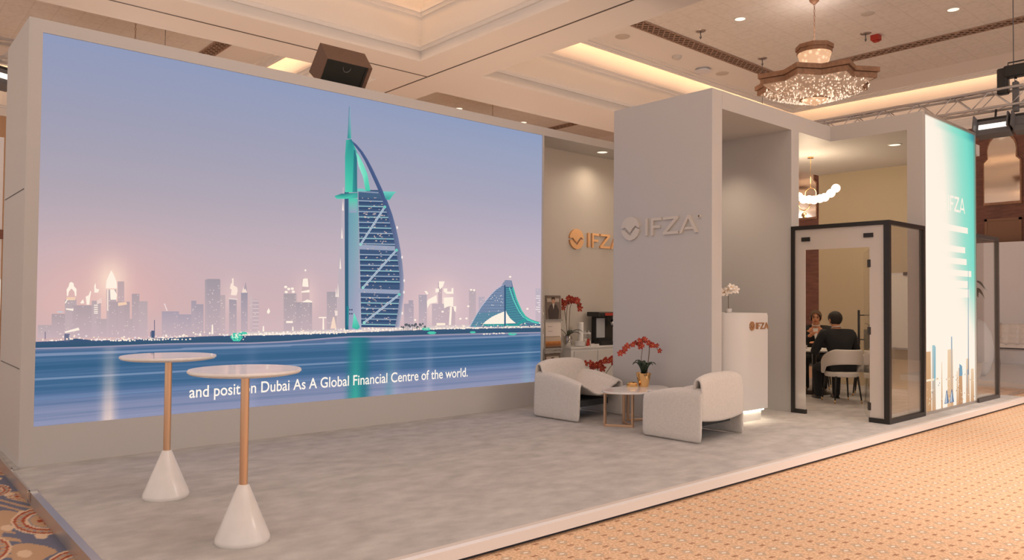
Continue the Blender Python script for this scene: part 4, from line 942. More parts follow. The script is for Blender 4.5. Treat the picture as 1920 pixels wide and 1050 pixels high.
cb = empty('coffee_cabinet', (9.1, 8.45, PZ)); tag(cb, 'low pale cabinet with double doors in the coffee niche', 'cabinet')
MB().box(-.58, .62, -.15, .18, .03, .78).build('body', M_white, cb); MB().box(-.60, .64, -.17, .19, .78, .81).build('top', M_white, cb)
for s in (0, 1):
    d = MB().box(-.52 + s * .55, .0 + s * .57, -.168, -.15, .07, .74).build('door', M_wall, cb, bevel=.004)
    MB().ball((-.06 + s * .15, -.185, .52), .016, 8, 6).build('knob', M_dark, d, True)
MB().box(-.56, .60, -.13, .16, 0, .03).build('plinth', M_dark, cb)
CT = PZ + .81
orchid('potted_orchid', (8.59, 8.45, CT), 'tall red orchid in a silver pot on the coffee cabinet', ([(0.05, 0), (0.06, .01), (0.07, .06), (0.085, .11), (0.075, .165), (0.078, .17)], M_chrome),
       [([rt(0, .15), rt(-.02, .42), rt(.0, .66), rt(.03, .76), rt(.10, .70)], 7, .62), ([rt(.02, .15), rt(.03, .45), rt(.05, .66), rt(.14, .74), rt(.17, .60)], 7, .6), ([rt(0, .15), rt(-.03, .45), rt(-.06, .62), rt(-.08, .70)], 4, .7)], [(-.5, .26, .035, .14), (.4, .2, .035, .12), (2.4, .16, .035, .13), (-1.2, .22, .035, .10)], FL_RED2, 2, 1.15)
orchid('potted_orchid', (8.15, 7.62, PZ), 'long spray of red orchids standing low behind the armchair', ([(0.09, 0), (0.10, .01), (0.12, .24), (0.125, .26)], M_brass),
       [([rt(.12, .22), rt(.17, .50), rt(.10, .60), rt(-.06, .60), rt(-.20, .53), rt(-.27, .50)], 12, .38), ([rt(.12, .22), rt(.30, .50), rt(.40, .66), rt(.30, .66), rt(.14, .60)], 10, .45), ([rt(.12, .22), rt(.22, .45), rt(.20, .58), rt(.08, .56)], 6, .5)], LV[:4], FL_RED2, 3, 1.1)
def thing(name, mb, m, loc, label, cat, smooth=False, group=None, auto=35, rz=0):
    o = mb.build(name, m, None, smooth, auto=auto if smooth else None); o.location = loc; o.rotation_euler = (0, 0, rz); tag(o, label, cat, group); return o
thing('cup_stack', MB().lathe([(0.036, 0), (0.042, .04)] + [(0.043 + .002 * (k % 2), .04 + k * .015) for k in range(1, 23)] + [(0.038, .375)], n=20), M_paper, (8.885, 8.44, CT), 'tall stack of white paper cups on the coffee cabinet', 'cups', True, auto=60)
pl_ = thing('plate_stack', MB().lathe([(0.06, 0)] + [(0.085 + .003 * (k % 2), .006 + k * .01) for k in range(8)] + [(0.05, .085)], n=28), M_white, (8.765, 8.35, CT), 'low stack of white plates on the coffee cabinet', 'plates', True)
for i, (x, lab) in enumerate(((8.985, 'left of two lidded glass jars on the coffee cabinet'), (9.075, 'right of two lidded glass jars on the coffee cabinet'))):
    j = empty('glass_jar', (x, 8.44, CT)); tag(j, lab, 'jar', 'lidded glass jars')
    MB().lathe([(0.036, 0), (0.04, .005), (0.04, .17), (0.034, .185)], n=20).build('body', M_jar, j, True, auto=40); MB().lathe([(0.037, .186), (0.037, .205), (0.01, .212), (.008, .23), (.014, .24)], n=20).build('lid', M_white, j, True, auto=40)
    MB().lathe([(0.034, .008), (0.034, .11 - i * .03)], n=16).build('contents', M_paper, j, True, auto=40)
thing('snack_packet', MB().add([(-.03, 0, 0), (.03, 0, 0), (.035, .01, .10), (0, -.01, .125), (-.035, .01, .09), (-.03, .03, 0), (.03, .03, 0), (.0, .03, .11)], [(0, 1, 2, 3, 4), (5, 7, 6), (0, 5, 6, 1), (1, 6, 7, 2), (2, 7, 3), (3, 7, 4), (4, 7, 5, 0)]), M_redp, (8.955, 8.33, CT), 'small red packet leaning before the jars', 'packet')
tr = empty('serving_tray', (9.06, 8.345, CT)); tag(tr, 'small tray with wrapped sugar sticks before the jars', 'tray'); MB().box(-.10, .10, -.05, .05, 0, .012).box(-.10, .10, -.055, -.05, 0, .03).box(-.10, .10, .05, .055, 0, .03).build('tray', M_white, tr)
for k in range(6): MB().obox((-.08 + k * .03, -.04, .02), (-.06 + k * .03, .04, .022), .012, .008).build('sugar_stick', M_yel if k % 2 else M_paper, tr)
cm = empty('coffee_machine', (9.46, 8.45, CT)); tag(cm, 'black coffee machine with a chrome drum on the coffee cabinet', 'coffee machine')
MB().box(-.14, .20, -.02, .16, 0, .50).build('body', M_blackpl, cm, bevel=.01); MB().box(-.30, .20, -.15, .12, .47, .545).build('head', M_blackpl, cm, bevel=.012)
MB().box(-.15, .06, -.156, -.148, .485, .53).build('red_display', M_redp, cm); MB().box(-.22, -.03, -.04, -.02, .12, .44).build('water_panel', mat('grey_panel', (0.42, 0.43, 0.45), 0.3), cm)
MB().box(-.24, .20, -.16, .0, 0, .06).build('drip_tray', M_blackpl, cm); MB().ball((.10, -.12, .36), .07, 14, 8).build('chrome_drum', M_chrome, cm, True); MB().tube([(-.05, -.11, .48), (-.05, -.11, .40)], .015, 10).build('spout', M_dark, cm, True)

# loudspeaker on top of the screen wall
sp_ = empty('loudspeaker', (4.47, 8.42, 4.195)); tag(sp_, 'brown wedge-shaped loudspeaker perched on top of the screen wall', 'speaker')
prof = [(-.335, .282), (-.12, .02), (.15, .225), (-.14, .515)]
n = len(prof); v = [(-.305, y, z) for y, z in prof] + [(.305, y, z) for y, z in prof]
MB().add(v, [tuple(range(n)), tuple(reversed(range(n, 2 * n)))] + [(i, (i + 1) % n, n + (i + 1) % n, n + i) for i in range(n)]).build('cabinet', M_spk, sp_, bevel=.006)
a = Vector((0, -.12, .02)); b = Vector((0, -.335, .282)); nr = Vector((0, -.262, -.215)).normalized() * .006
def fp_(x, t): return Vector((x, 0, 0)) + a + (b - a) * t + nr
MB().add([fp_(-.30, .03), fp_(.25, .03), fp_(.25, .98), fp_(-.30, .98), fp_(-.30, .03) - nr, fp_(.25, .03) - nr, fp_(.25, .98) - nr, fp_(-.30, .98) - nr], [(0, 1, 2, 3), (7, 6, 5, 4), (0, 4, 5, 1), (1, 5, 6, 2), (2, 6, 7, 3), (3, 7, 4, 0)]).build('front_mesh', M_spkface, sp_)
MB().tube([fp_(-.03 + .05 * math.cos(PI + k * PI / 10), .82 + .17 * math.sin(PI + k * PI / 10)) + nr for k in range(11)], .005, 5).build('grille_arc', M_grey, sp_)
for s_ in (-1, 1): MB().obox((s_ * .2, -.02, 0), (s_ * .2, .0, .12), .03, .14).build('stand', M_dark, sp_)
MB().obox(fp_(.225, .06) + nr, fp_(.225, .94) + nr, .02, .004).build('edge_slot', M_dark, sp_)

# ------------------------------------------------------------------ meeting room glazing
gz = empty('glass_partition', (10.0, 4.75, PZ)); tag(gz, 'black-framed glass partition with an open door into the meeting room', 'partition')
gx_, gy_, gz_ = gz.location
def gb(x0, x1, y0, y1, z0, z1): return MB().box(x0 - gx_, x1 - gx_, y0 - gy_, y1 - gy_, z0 - gz_, z1 - gz_)
HT = 2.712
for a in ((9.965, 10.035, 5.355, 5.405), (9.965, 10.03, 4.065, 4.135), (11.09, 11.145, 4.065, 4.125)): gb(*a, PZ, HT).build('post', M_dark, gz)
gb(9.965, 10.035, 4.135, 5.355, HT - .055, HT).build('top_rail', M_dark, gz); gb(10.03, 11.09, 4.065, 4.125, HT - .055, HT).build('top_rail', M_dark, gz)
gb(9.97, 10.03, 5.20, 5.355, PZ, PZ + .06).build('bottom_rail', M_dark, gz); gb(9.97, 10.03, 4.135, 4.33, PZ, PZ + .06).build('bottom_rail', M_dark, gz); gb(10.03, 11.09, 4.065, 4.125, PZ, PZ + .06).build('bottom_rail', M_dark, gz)
gb(9.995, 10.005, 5.205, 5.355, PZ + .06, HT - .055).build('side_pane', M_frost, gz); gb(9.995, 10.005, 4.135, 4.325, PZ + .06, HT - .055).build('side_pane', M_frost, gz)
gb(9.995, 10.005, 4.325, 5.205, 2.375, HT - .055).build('transom_pane', M_frost, gz)
gb(10.03, 11.09, 4.09, 4.10, PZ + .06, HT - .055).build('front_pane', M_glass, gz)
for (y, z) in ((5.195, 2.52), (4.335, 2.53)): gb(9.975, 10.025, y - .06, y + .06, z - .028, z + .028).build('clamp', M_dark, gz)
dr = empty('glass_door', (10.01, 4.335, PZ + .012), math.radians(28)); tag(dr, 'clear glass door standing open with a black bar handle', 'door')
MB().box(0.02, 0.87, -.005, .005, 0, 2.24).build('pane', M_glass, dr)
for z in (0.19, 1.17, 2.05): MB().box(-.025, .07, -.02, .02, z - .05, z + .05).build('hinge', M_dark, dr)
MB().tube([(.74, .075, .95), (.74, .075, 1.43)], .016, 10).build('handle', M_dark, dr, True)
for z in (1.02, 1.36): MB().tube([(.74, .0, z), (.74, .075, z)], .008, 8).build('handle_standoff', M_dark, dr, True)
MB().tube([(.74, -.06, .90), (.74, -.06, 1.22), (.74, -.005, 1.25)], .012, 8).build('outer_handle', M_dark, dr, True)
gz2 = empty('glass_partition', (13.8, 4.09, PZ)); tag(gz2, 'black-framed glass panel right of the light box tower', 'partition')
MB().box(.40, .46, -.03, .03, 0, 2.64).build('post', M_hazed, gz2); MB().box(-.54, .40, -.03, .03, 2.58, 2.64).build('top_rail', M_hazed, gz2); MB().box(-.54, .40, -.03, .03, 0, .06).build('bottom_rail', M_hazed, gz2)
MB().box(-.54, .40, -.005, .005, .06, 2.58).build('pane', M_glass, gz2); MB().box(.405, .455, .03, 1.0, 2.58, 2.64).build('side_rail', M_hazed, gz2)

# ------------------------------------------------------------------ meeting room furniture (local chair faces +y)
def meeting_chair(loc, rz, label):
    r = empty('meeting_chair', loc, rz); tag(r, label, 'chair', 'off-white meeting chairs')
    q = MB(); q.prism([(0.25 * math.cos(2 * PI * k / 28) * (1.0), 0.245 * math.sin(2 * PI * k / 28)) for k in range(28)], .40, .475); q.build('seat', M_fabric2, r, bevel=.02)
    def shell(u, v):
        a = math.radians(-90 + (u - .5) * 2 * 128); s = abs(u - .5) * 2
        top = .83 - .24 * max(0, (s - .35) / .65) ** 1.3; low = .60 * (1 - s ** 2.2) + .455 * s ** 2.2
        if s > .72: low = .44
        rad = .275 + .02 * v * (1 - s)
        return (rad * math.cos(a), rad * math.sin(a) * 1.0, low + (top - low) * v)
    MB().grid(shell, 30, 6).build('backrest', M_fabric2, r, True, solid=.045, sub=1)
    for (x, y) in ((.17, .17), (-.17, .17), (.17, -.17), (-.17, -.17)):
        l = MB().tube([(x, y, .41), (x * 1.22, y * 1.22, .05)], [.017, .011], 8).build('leg', M_dark, r, True)
        MB().tube([(x * 1.22, y * 1.22, .05), (x * 1.25, y * 1.25, .0)], [.0112, .009], 8).build('brass_tip', M_brass, l, True)
    return r
FA = math.atan2(.78, .62) - PI / 2          # seated man faces left and away
meeting_chair((11.62, 5.46, PZ), FA, 'off-white meeting chair under the man seen from behind')
meeting_chair((13.15, 6.62, PZ), math.radians(112), 'off-white meeting chair under the man facing the door')
meeting_chair((12.75, 5.55, PZ), math.radians(20), 'empty off-white meeting chair pushed in at the right of the table')
mt = empty('meeting_table', (12.36, 6.28, PZ)); tag(mt, 'round white meeting table between the two seated men', 'table')
MB().lathe([(.46, .72), (.475, .725), (.475, .745), (.46, .75), (.02, .751)], n=40).build('tabletop', M_white, mt, True, auto=40)
MB().lathe([(.035, .02), (.035, .72)], n=16).build('column', M_dark, mt, True, auto=40); MB().lathe([(.27, 0), (.27, .012), (.04, .03)], n=32).build('base', M_dark, mt, True, auto=40)
TZ = PZ + .751
thing('drinking_glass', MB().lathe([(.028, 0), (.032, .11), (.029, .11), (.026, .01)], n=16), M_jar, (12.12, 6.45, TZ), 'water glass at the left of the meeting table', 'glass', True)
thing('coffee_cup', MB().lathe([(.022, 0), (.036, .06), (.033, .06), (.02, .006)], n=16), M_white, (12.20, 6.36, TZ), 'white coffee cup beside the water glass on the meeting table', 'cup', True)
thing('notepad', MB().box(-.10, .10, -.14, .14, 0, .01), M_paper, (12.43, 6.26, TZ), 'open paper pad on the meeting table', 'notepad')

# ------------------------------------------------------------------ people
def skin(name, nodes, edges, m, parent, sub=1, root=0):
    me = bpy.data.meshes.new(name); me.from_pydata([n[0] for n in nodes], edges, []); me.materials.append(m)
    o = bpy.data.objects.new(name, me); COL.objects.link(o); o.parent = parent
    sk = o.modifiers.new('skin', 'SKIN'); sk.use_smooth_shade = True
    if not me.skin_vertices: me.attributes.new('skin', 'SKIN', 'POINT') if False else None
    bpy.context.view_layer.objects.active = o
    lay = me.skin_vertices[0] if len(me.skin_vertices) else None
    if lay:
        for i, n in enumerate(nodes): lay.data[i].radius = n[1] if isinstance(n[1], tuple) else (n[1], n[1]); lay.data[i].use_root = (i == root)
    sb = o.modifiers.new('sub', 'SUBSURF'); sb.levels = sub; sb.render_levels = sub
    return o
class Rig:
    def __init__(s): s.n = []; s.e = []
    def add(s, p, r, link=None):
        s.n.append((tuple(p), r)); i = len(s.n) - 1
        if link is not None: s.e.append((link, i))
        return i
def person(loc, rz, label, suit, hairm, lean, head_turn, arms, glasses=False, hand_up=None):
    r = empty('person', loc, rz); r.scale = (1.1, 1.1, 1.1); tag(r, label, 'person', None)
    H = .50                                          # hip height on the seat
    sp1 = Vector((0, .02 + lean * .35, H + .22)); ch = Vector((0, .03 + lean * .8, H + .43)); nk = Vector((0, .05 + lean, H + .572)); hd = nk + Vector((0, .035, .115))
    # body: one continuous skin surface, dressed by the suit below
    B = Rig(); pel = B.add((0, 0, H + .06), (.11, .085)); a1 = B.add(sp1, (.10, .075), pel); a2 = B.add(ch, (.12, .075), a1); a3 = B.add(nk, (.058, .06), a2)
    a4 = B.add(nk + Vector((0, .01, .055)), (.056, .060), a3); a5 = B.add(hd + Vector((0, .01, -.025)), (.066, .082), a4); a6 = B.add(hd + Vector((0, -.005, .06)), (.082, .096), a5); B.add(hd + Vector((0, -.01, .125)), (.050, .060), a6)
    for s in (-1, 1):
        hp = B.add((s * .10, .02, H + .02), .06, pel); kn = B.add((s * .15, .44, H + .01), .038, hp); an = B.add((s * .13, .405, .10), .028, kn); B.add((s * .14, .53, .05), (.035, .03), an)
        sh_ = B.add((s * .18, ch.y, ch.z + .06), .055, a2); el = Vector(arms[s][0]); wr = Vector(arms[s][1]); e_ = B.add(el, .042, sh_); w_ = B.add(wr, .03, e_)
        d = (wr - el).normalized(); sd = d.cross(Vector((0, 0, 1))).normalized(); pm = B.add(wr + d * .06, (.036, .018), w_)
        for k, (off, ln) in enumerate(((-.028, .062), (-.010, .075), (.010, .072), (.028, .055))):
            b0 = wr + d * .085 + sd * off; f0 = B.add(b0, .0095, pm); f1 = B.add(b0 + d * ln * .55 + Vector((0, 0, -.006)), .009, f0); B.add(b0 + d * ln * .9 + Vector((0, 0, -.03)), .0075, f1)
        t0 = B.add(wr + d * .03 - sd * s * -.034 + Vector((0, 0, .01)), .012, w_); B.add(wr + d * .075 - sd * s * -.055 + Vector((0, 0, .0)), .0095, t0)
    bd = skin('body', B.n, B.e, M_skin, r)
    # suit
    J = Rig(); p0 = J.add((0, 0, H + .05), (.165, .125)); j1 = J.add(sp1, (.165, .115), p0); j2 = J.add(ch, (.185, .115), j1); J.add(ch + Vector((0, .0, .135)), (.078, .075), j2)
    for s in (-1, 1):
        q = J.add((s * .205, ch.y - .005, ch.z + .07), (.085, .085), j2); e_ = J.add(Vector(arms[s][0]), .062, q); wr = Vector(arms[s][1]); J.add(wr - (wr - Vector(arms[s][0])).normalized() * .01, .043, e_)
    skin('jacket', J.n, J.e, suit, r)
    T = Rig(); p0 = T.add((0, -.01, H + .04), (.15, .115))
    for s in (-1, 1): hp = T.add((s * .10, .04, H + .025), .10, p0); kn = T.add((s * .15, .45, H + .01), .077, hp); T.add((s * .13, .41, .05), .058, kn)
    skin('trousers', T.n, T.e, suit, r)
    for s in (-1, 1): MB().ball((s * .14, .47, .048), .05, 12, 6, (.9, 2.7, .92)).build('shoe', M_shoe, r, True)
    # head details turned with the head
    hr = empty('head_details'); 
    mt_ = Matrix.Translation(hd) @ Matrix.Rotation(head_turn, 4, 'Z')
    def hb(mb, nm, m): mb.xf(lambda p: mt_ @ Vector(p)); return mb.build(nm, m, r, True)
    bpy.data.objects.remove(hr)
    def hairf(u, v):
        a = 2 * PI * u; e = math.radians(90 - v * 140); fr = max(0, math.sin(a))     # +y is the face side
        if v > .45: e = max(e, math.radians(30) * fr ** 1.5 + math.radians(-50) * (1 - fr))
        return (.091 * math.cos(e) * math.cos(a), -.010 + .108 * math.cos(e) * math.sin(a), .040 + (.100 if e > 0 else .115) * math.sin(e))
    hb(MB().grid(hairf, 24, 10), 'hair', hairm)
    for s in (-1, 1): hb(MB().ball((s * .083, -.005, .01), .02, 8, 6, (.5, .8, 1.5)), 'ear', M_skin); hb(MB().ball((s * .031, .088, .022), .010, 8, 6), 'eye', M_hair)
    hb(MB().ball((0, .100, -.005), .016, 8, 6, (.8, 1.1, 1.6)), 'nose', M_skin); hb(MB().ball((0, .088, -.045), .022, 8, 6, (1.1, .4, .25)), 'mouth', M_redp)
    if glasses:
        g = MB()
        for s in (-1, 1): g.tube([(s * .034 + .026 * math.cos(k * PI / 8), .102, .022 + .018 * math.sin(k * PI / 8)) for k in range(17)], .0028, 5, False); g.tube([(s * .06, .10, .026), (s * .083, .0, .03)], .0028, 5)
        g.tube([(-.008, .103, .024), (.008, .103, .024)], .0028, 5); hb(g, 'glasses', M_dark)
    c = MB(); c.tube([(.062 * math.cos(k * PI / 8), nk.y - .005 + .066 * math.sin(k * PI / 8), nk.z + .015 - .02 * math.sin(k * PI / 8)) for k in range(17)], .007, 6, False); c.build('collar', M_shirt, r, True)
    MB().add([(-.04, ch.y + .115, ch.z + .10), (.04, ch.y + .115, ch.z + .10), (0, ch.y + .125, ch.z - .12), (0, ch.y + .09, ch.z)], [(0, 1, 2), (0, 2, 3), (1, 3, 2), (0, 3, 1)]).build('shirt_front', M_shirt, r)
    return r
person((11.62, 5.47, PZ - .05), FA, 'man in a charcoal suit seen from behind on a meeting chair', M_suit, M_hair, .10, .25,
       {-1: ((-.30, .20, .72), (-.14, .46, .785)), 1: ((.31, .14, .70), (.16, .44, .785))})
person((13.13, 6.62, PZ - .05), math.radians(112), 'man with glasses in a black suit facing the door across the table', M_suit2, M_hair2, .10, .05,
       {-1: ((-.28, .22, .74), (-.05, .42, .80)), 1: ((.29, .20, .74), (.06, .36, .92))}, True)

# flip chart against the room's back wall
fc = empty('flip_chart', (14.0, 5.5, PZ)); tag(fc, 'white flip chart on an easel by the meeting room back wall', 'flip chart')
MB().box(.02, .05, -.30, .18, .75, 2.05).build('pad', M_paper, fc); MB().box(.05, .065, -.32, .20, .72, 2.08).build('board', M_hallwhite, fc); MB().box(-.01, .03, -.09, -.03, 2.03, 2.09).build('clip', M_dark, fc)
for y in (-.28, .16): MB().tube([(.06, y * .6, 2.0), (.02, y * 1.15, 0)], .012, 8).build('leg', M_alu, fc, True)
MB().tube([(.07, -.06, 2.0), (.17, -.06, 0)], .012, 8).build('leg', M_alu, fc, True)

# globe pendant in the meeting room
gp = empty('globe_pendant', (12.3, 6.25, 4.12)); tag(gp, 'pendant lamp with a curved row of glowing white globes and gold rings', 'lamp')
for k in range(9):
    t = (k - 4) / 4; g = MB().ball((0.02 * (k % 2), -.38 * t, -.735 + .16 * abs(t) ** 2.6 + .012 * (k % 2)), .072, 16, 10).build('globe', M_globe, gp, True)
def rg(cy, cz, rad): return MB().tube([(-.03, cy + rad * math.cos(k * PI / 12), cz + rad * math.sin(k * PI / 12)) for k in range(25)], .008, 6, False)
rg(.045, -.63, .10).build('gold_ring', M_brass, gp, True); rg(.16, -.80, .10).build('gold_ring', M_brass, gp, True)
MB().tube([(-.03, .045, 0), (-.03, .045, -.53)], .005, 6).build('cable', M_brass, gp, True); MB().tube([(-.03, .16, -.90), (-.03, .16, -.94)], .004, 6).build('rod', M_brass, gp, True)
MB().ball((-.03, .16, -.985), .048, 14, 8).build('gold_ball', M_brass, gp, True); MB().lathe([(.05, -.02), (.05, 0)], -.03, .045, 20).build('canopy', M_brass, gp, True, auto=40)
point('pendant_light', (12.0, 6.2, 3.55), 30, .18, (1, .78, .54)); point('pendant_light', (12.3, 6.25, 3.05), 18, .25, (1, .78, .54))
def downlight(x, y, z, label, group, power=0, ang=80, rad=.085):
    r = empty('downlight', (x, y, z)); tag(r, label, 'light', group)
    MB().lathe([(rad, -.012), (rad + .018, -.008), (rad + .018, 0.0)], n=24, closed=True).build('trim_ring', M_white, r, True, auto=40); MB().lathe([(.002, -.006), (rad, -.007)], n=24).build('lens', M_down, r)
    if power: spot('downlight_beam', (x, y, z - .03), (x, y, 0), power, ang, 1.0, .12, (1, .80, .58))
downlight(12.21, 4.89, 4.12, 'lit downlight in the meeting room soffit', None, 60, 120)
downlight(9.45, 6.35, 4.10, 'recessed downlight in the portal soffit above the counter', None, 95, 105)
downlight(9.2, 8.28, 4.075, 'recessed downlight in the coffee niche soffit', None, 34, 150)

# ------------------------------------------------------------------ ceiling fittings
for x, y, lab in ((14.2, 8.86, 'ceiling downlight left of the big chandelier'), (16.95, 5.62, 'bright ceiling downlight right of the big chandelier'), (14.43, 19.09, 'small ceiling downlight above the screen wall, nearer the loudspeaker'), (17.19, 19.08, 'small ceiling downlight above the screen wall, nearer the portal')):
    downlight(x, y, ZC - .002, lab, 'ceiling downlights', 0, rad=.11)
def disc(name, x, y, prof, m, label, cat, group=None):
    o = MB().lathe(prof, n=24).build(name, m, None, True, auto=40); o.location = (x, y, ZC - .001); tag(o, label, cat, group)
SPK = [(.16, -.012), (.17, -.006), (.17, 0)]
disc('ceiling_speaker', 13.2, 11.28, SPK, M_wall2, 'round flush ceiling speaker near the beam, left of the smoke detector', 'speaker', 'flush ceiling speakers'); disc('ceiling_speaker', 17.3, 11.33, SPK, M_wall2, 'round flush ceiling speaker beside the chandelier rim', 'speaker', 'flush ceiling speakers')
disc('smoke_detector', 15.25, 11.28, [(.06, -.09), (.11, -.06), (.12, -.03), (.12, 0)], M_white, 'white dome smoke detector on the ceiling ring', 'detector')
disc('ceiling_camera', 16.6, 11.45, [(.10, -.10), (.2, -.08), (.21, -.05), (.13, -.02), (.13, 0)], M_hallwhite, 'grey round ceiling unit right of the smoke detector', 'ceiling unit')
disc('ceiling_vent', 15.9, 6.9, [(.10, -.02), (.13, -.01), (.13, 0)], M_wall2, 'small round vent on the quilted panel right of the chandelier chain', 'vent')
for x, y, lab in ((14.2, 9.86, 'rigging hook on the quilted ceiling left of the chandelier'), (16.95, 9.95, 'rigging hook with a cable beside the chandelier rim'), (17.05, 7.45, 'rigging hook beside the red ceiling unit')):
    h = empty('rigging_hook', (x, y, ZC)); tag(h, lab, 'hook', 'ceiling rigging hooks'); MB().lathe([(.10, -.015), (.12, 0)], n=18).build('plate', M_alu, h); MB().tube([(0, 0, -.01), (0, 0, -.10), (.03, 0, -.14), (0, 0, -.18), (-.03, 0, -.14)], .012, 6).build('hook', M_grey, h, True)
    if 'cable' in lab: MB().tube([(0, 0, -.17), (0, 0, -3.4)], .006, 5).build('cable', M_grey, h)
o = MB().box(-.09, .09, -.09, .09, -.12, 0).box(-.06, .06, -.06, .06, -.15, -.12).build('ceiling_beacon', M_redp, bevel=.01); o.location = (17.35, 7.35, ZC); tag(o, 'small red unit on the ceiling right of the chandelier', 'alarm')

# ------------------------------------------------------------------ crystal chandelier
def star(ro, rot=0.0):
    ri = ro * math.cos(PI / 4) / math.cos(PI / 8); return [((ro if k % 2 == 0 else ri) * math.cos(rot + k * PI / 8), (ro if k % 2 == 0 else ri) * math.sin(rot + k * PI / 8)) for k in range(16)]
def chandelier(loc, label):
    r = empty('crystal_chandelier', loc); tag(r, label, 'chandelier', 'ballroom chandeliers'); zt = -loc[2]; rot = math.radians(12)
    def starring(mb, ro, ri_, z0, z1):
        a = star(ro, rot); b = star(ri_, rot); n = 16
        v = [(x, y, z) for z in (z0, z1) for pl in (a, b) for x, y in pl]
        f = []
        for i in range(n):
            j = (i + 1) % n; f += [(i, j, n + j, n + i), (2 * n + i, 3 * n + i, 3 * n + j, 2 * n + j), (i, 2 * n + i, 2 * n + j, j), (n + i, n + j, 3 * n + j, 3 * n + i)]
        mb.add(v, f)
    q = MB(); starring(q, 1.20, .9, 6.04 + zt, 6.13 + zt); q.build('rim_upper', M_bronze, r)
    q = MB(); starring(q, 1.15, .85, 5.93 + zt, 6.03 + zt); q.build('rim_lower', M_bronze, r)
    q = MB(); a = star(1.10, rot); v = [(x, y, 5.93 + zt) for x, y in a] + [(x * .80, y * .80, 5.83 + zt) for x, y in a] + [(.62 * math.cos(rot + k * PI / 8), .62 * math.sin(rot + k * PI / 8), 5.755 + zt) for k in range(16)] + [(.28 * math.cos(rot + k * PI / 8), .28 * math.sin(rot + k * PI / 8), 5.685 + zt) for k in range(16)]
    q.add(v, [(l * 16 + i, l * 16 + (i + 1) % 16, l * 16 + 16 + (i + 1) % 16, l * 16 + 16 + i) for l in range(3) for i in range(16)]); q.build('crystal_bowl', M_crystal, r, True)
    MB().lathe([(.26, 5.67 + zt), (.28, 5.68 + zt), (.28, 5.70 + zt), (.26, 5.71 + zt)], n=32, closed=True).build('lower_ring', M_bronze, r, True, auto=40)
    MB().lathe([(.26, 5.69 + zt), (.22, 5.64 + zt), (.12, 5.60 + zt), (.03, 5.57 + zt), (.01, 5.555 + zt)], n=24).build('finial_bowl', M_crystal2, r, True)
    q = MB(); q.prism([(.36 * math.cos(PI / 8 + k * PI / 4), .36 * math.sin(PI / 8 + k * PI / 4)) for k in range(8)], 6.68 + zt, 6.76 + zt); q.prism([(.335 * math.cos(PI / 8 + k * PI / 4), .335 * math.sin(PI / 8 + k * PI / 4)) for k in range(8)], 6.60 + zt, 6.68 + zt); q.build('crown', M_bronze, r)
    MB().lathe([(.32, 6.60 + zt), (.28, 6.46 + zt), (.24, 6.34 + zt), (.22, 6.1 + zt)], n=24).build('crystal_drum', M_crystal2, r, True)
    rnd = random.Random(5); q = MB()
    def bead(x, y, z, s): q.add([(x + s, y, z), (x, y + s, z), (x - s, y, z), (x, y - s, z), (x, y, z + s * 1.5), (x, y, z - s * 1.5)], [(0, 1, 4), (1, 2, 4), (2, 3, 4), (3, 0, 4), (1, 0, 5), (2, 1, 5), (3, 2, 5), (0, 3, 5)])
    for k in range(520):
        t = rnd.random(); a_ = rnd.uniform(0, 2 * PI); rad = .30 + .70 * t; z = 5.685 + .21 * t ** 1.35; bead(rad * math.cos(a_), rad * math.sin(a_), z + zt - .012, rnd.uniform(.006, .017))
    for k in range(60): a_ = rnd.uniform(0, 2 * PI); rad = rnd.uniform(.02, .27); bead(rad * math.cos(a_), rad * math.sin(a_), 5.60 + zt + .2 * rad, rnd.uniform(.012, .03))
    o = q.build('crystal_beads', M_bead, r); o['kind'] = 'stuff'
    c = MB(); z = 6.76
    while z < ZC - .08: 
        c.tube([(.014 * math.cos(k * PI / 4) * (1 if int(z * 1000) % 2 else 0), .014 * math.cos(k * PI / 4) * (0 if int(z * 1000) % 2 else 1), z + zt + .035 + .035 * math.sin(k * PI / 4)) for k in range(9)], .005, 4, False); z += .061
    c.build('chain', M_bronze, r); MB().lathe([(.03, ZC - .10 + zt), (.09, ZC - .04 + zt), (.10, ZC + zt)], n=20).build('canopy', M_bronze, r, True)
    return r
ch0 = chandelier((14.37, 7.29, ZC), 'large star-rimmed crystal chandelier hanging from the coffered ceiling')
c2 = dup(ch0, None, (4.31, 16.8, ZC)); c2['label'] = 'chandelier hidden behind the screen wall, only its chain showing at upper left'
c3 = dup(ch0, None, (13.92, 16.8, ZC)); c3['label'] = 'chandelier hidden behind the screen wall, chain showing beside the loudspeaker'

# ------------------------------------------------------------------ truss, lamps, hoist
def truss(name, p, q, label, sz=.29):
    p, q = Vector(p), Vector(q); r = empty(name, p); tag(r, label, 'truss', 'lighting trusses'); d = q - p; L_ = d.length; d.normalize(); sd = d.cross(Vector((0, 0, 1))); h = sz / 2
    cor = [sd * h + Vector((0, 0, h)), -sd * h + Vector((0, 0, h)), sd * h - Vector((0, 0, h)), -sd * h - Vector((0, 0, h))]
    for c in cor: MB().tube([c, c + d * L_], .024, 8).build('chord', M_truss, r, True)
    MB().tube([Vector((0, 0, h + .03)) + d * (L_ * k / 24) + sd * (.05 * math.sin(k * 1.7)) for k in range(25)], .022, 6).build('cable_bundle', M_blackpl, r, True)
    n = int(L_ / sz)
    for (a, b) in ((0, 1), (0, 2), (1, 3), (2, 3)):
        m = MB()
        for i in range(n): m.tube([cor[a if i % 2 else b] + d * (L_ * i / n), cor[b if i % 2 else a] + d * (L_ * (i + 1) / n)], .009, 5)
        o = m.build('lacing', M_truss, r, True); o['kind'] = 'stuff'
    return r
truss('lighting_truss', (14.55, -2.5, 5.10), (14.55, 8.6, 5.10), 'aluminium lighting truss running behind the light box tower')
truss('lighting_truss', (-3, 14.0, 5.45), (1.95, 14.0, 5.45), 'aluminium truss end glimpsed at the left edge beside the screen wall')
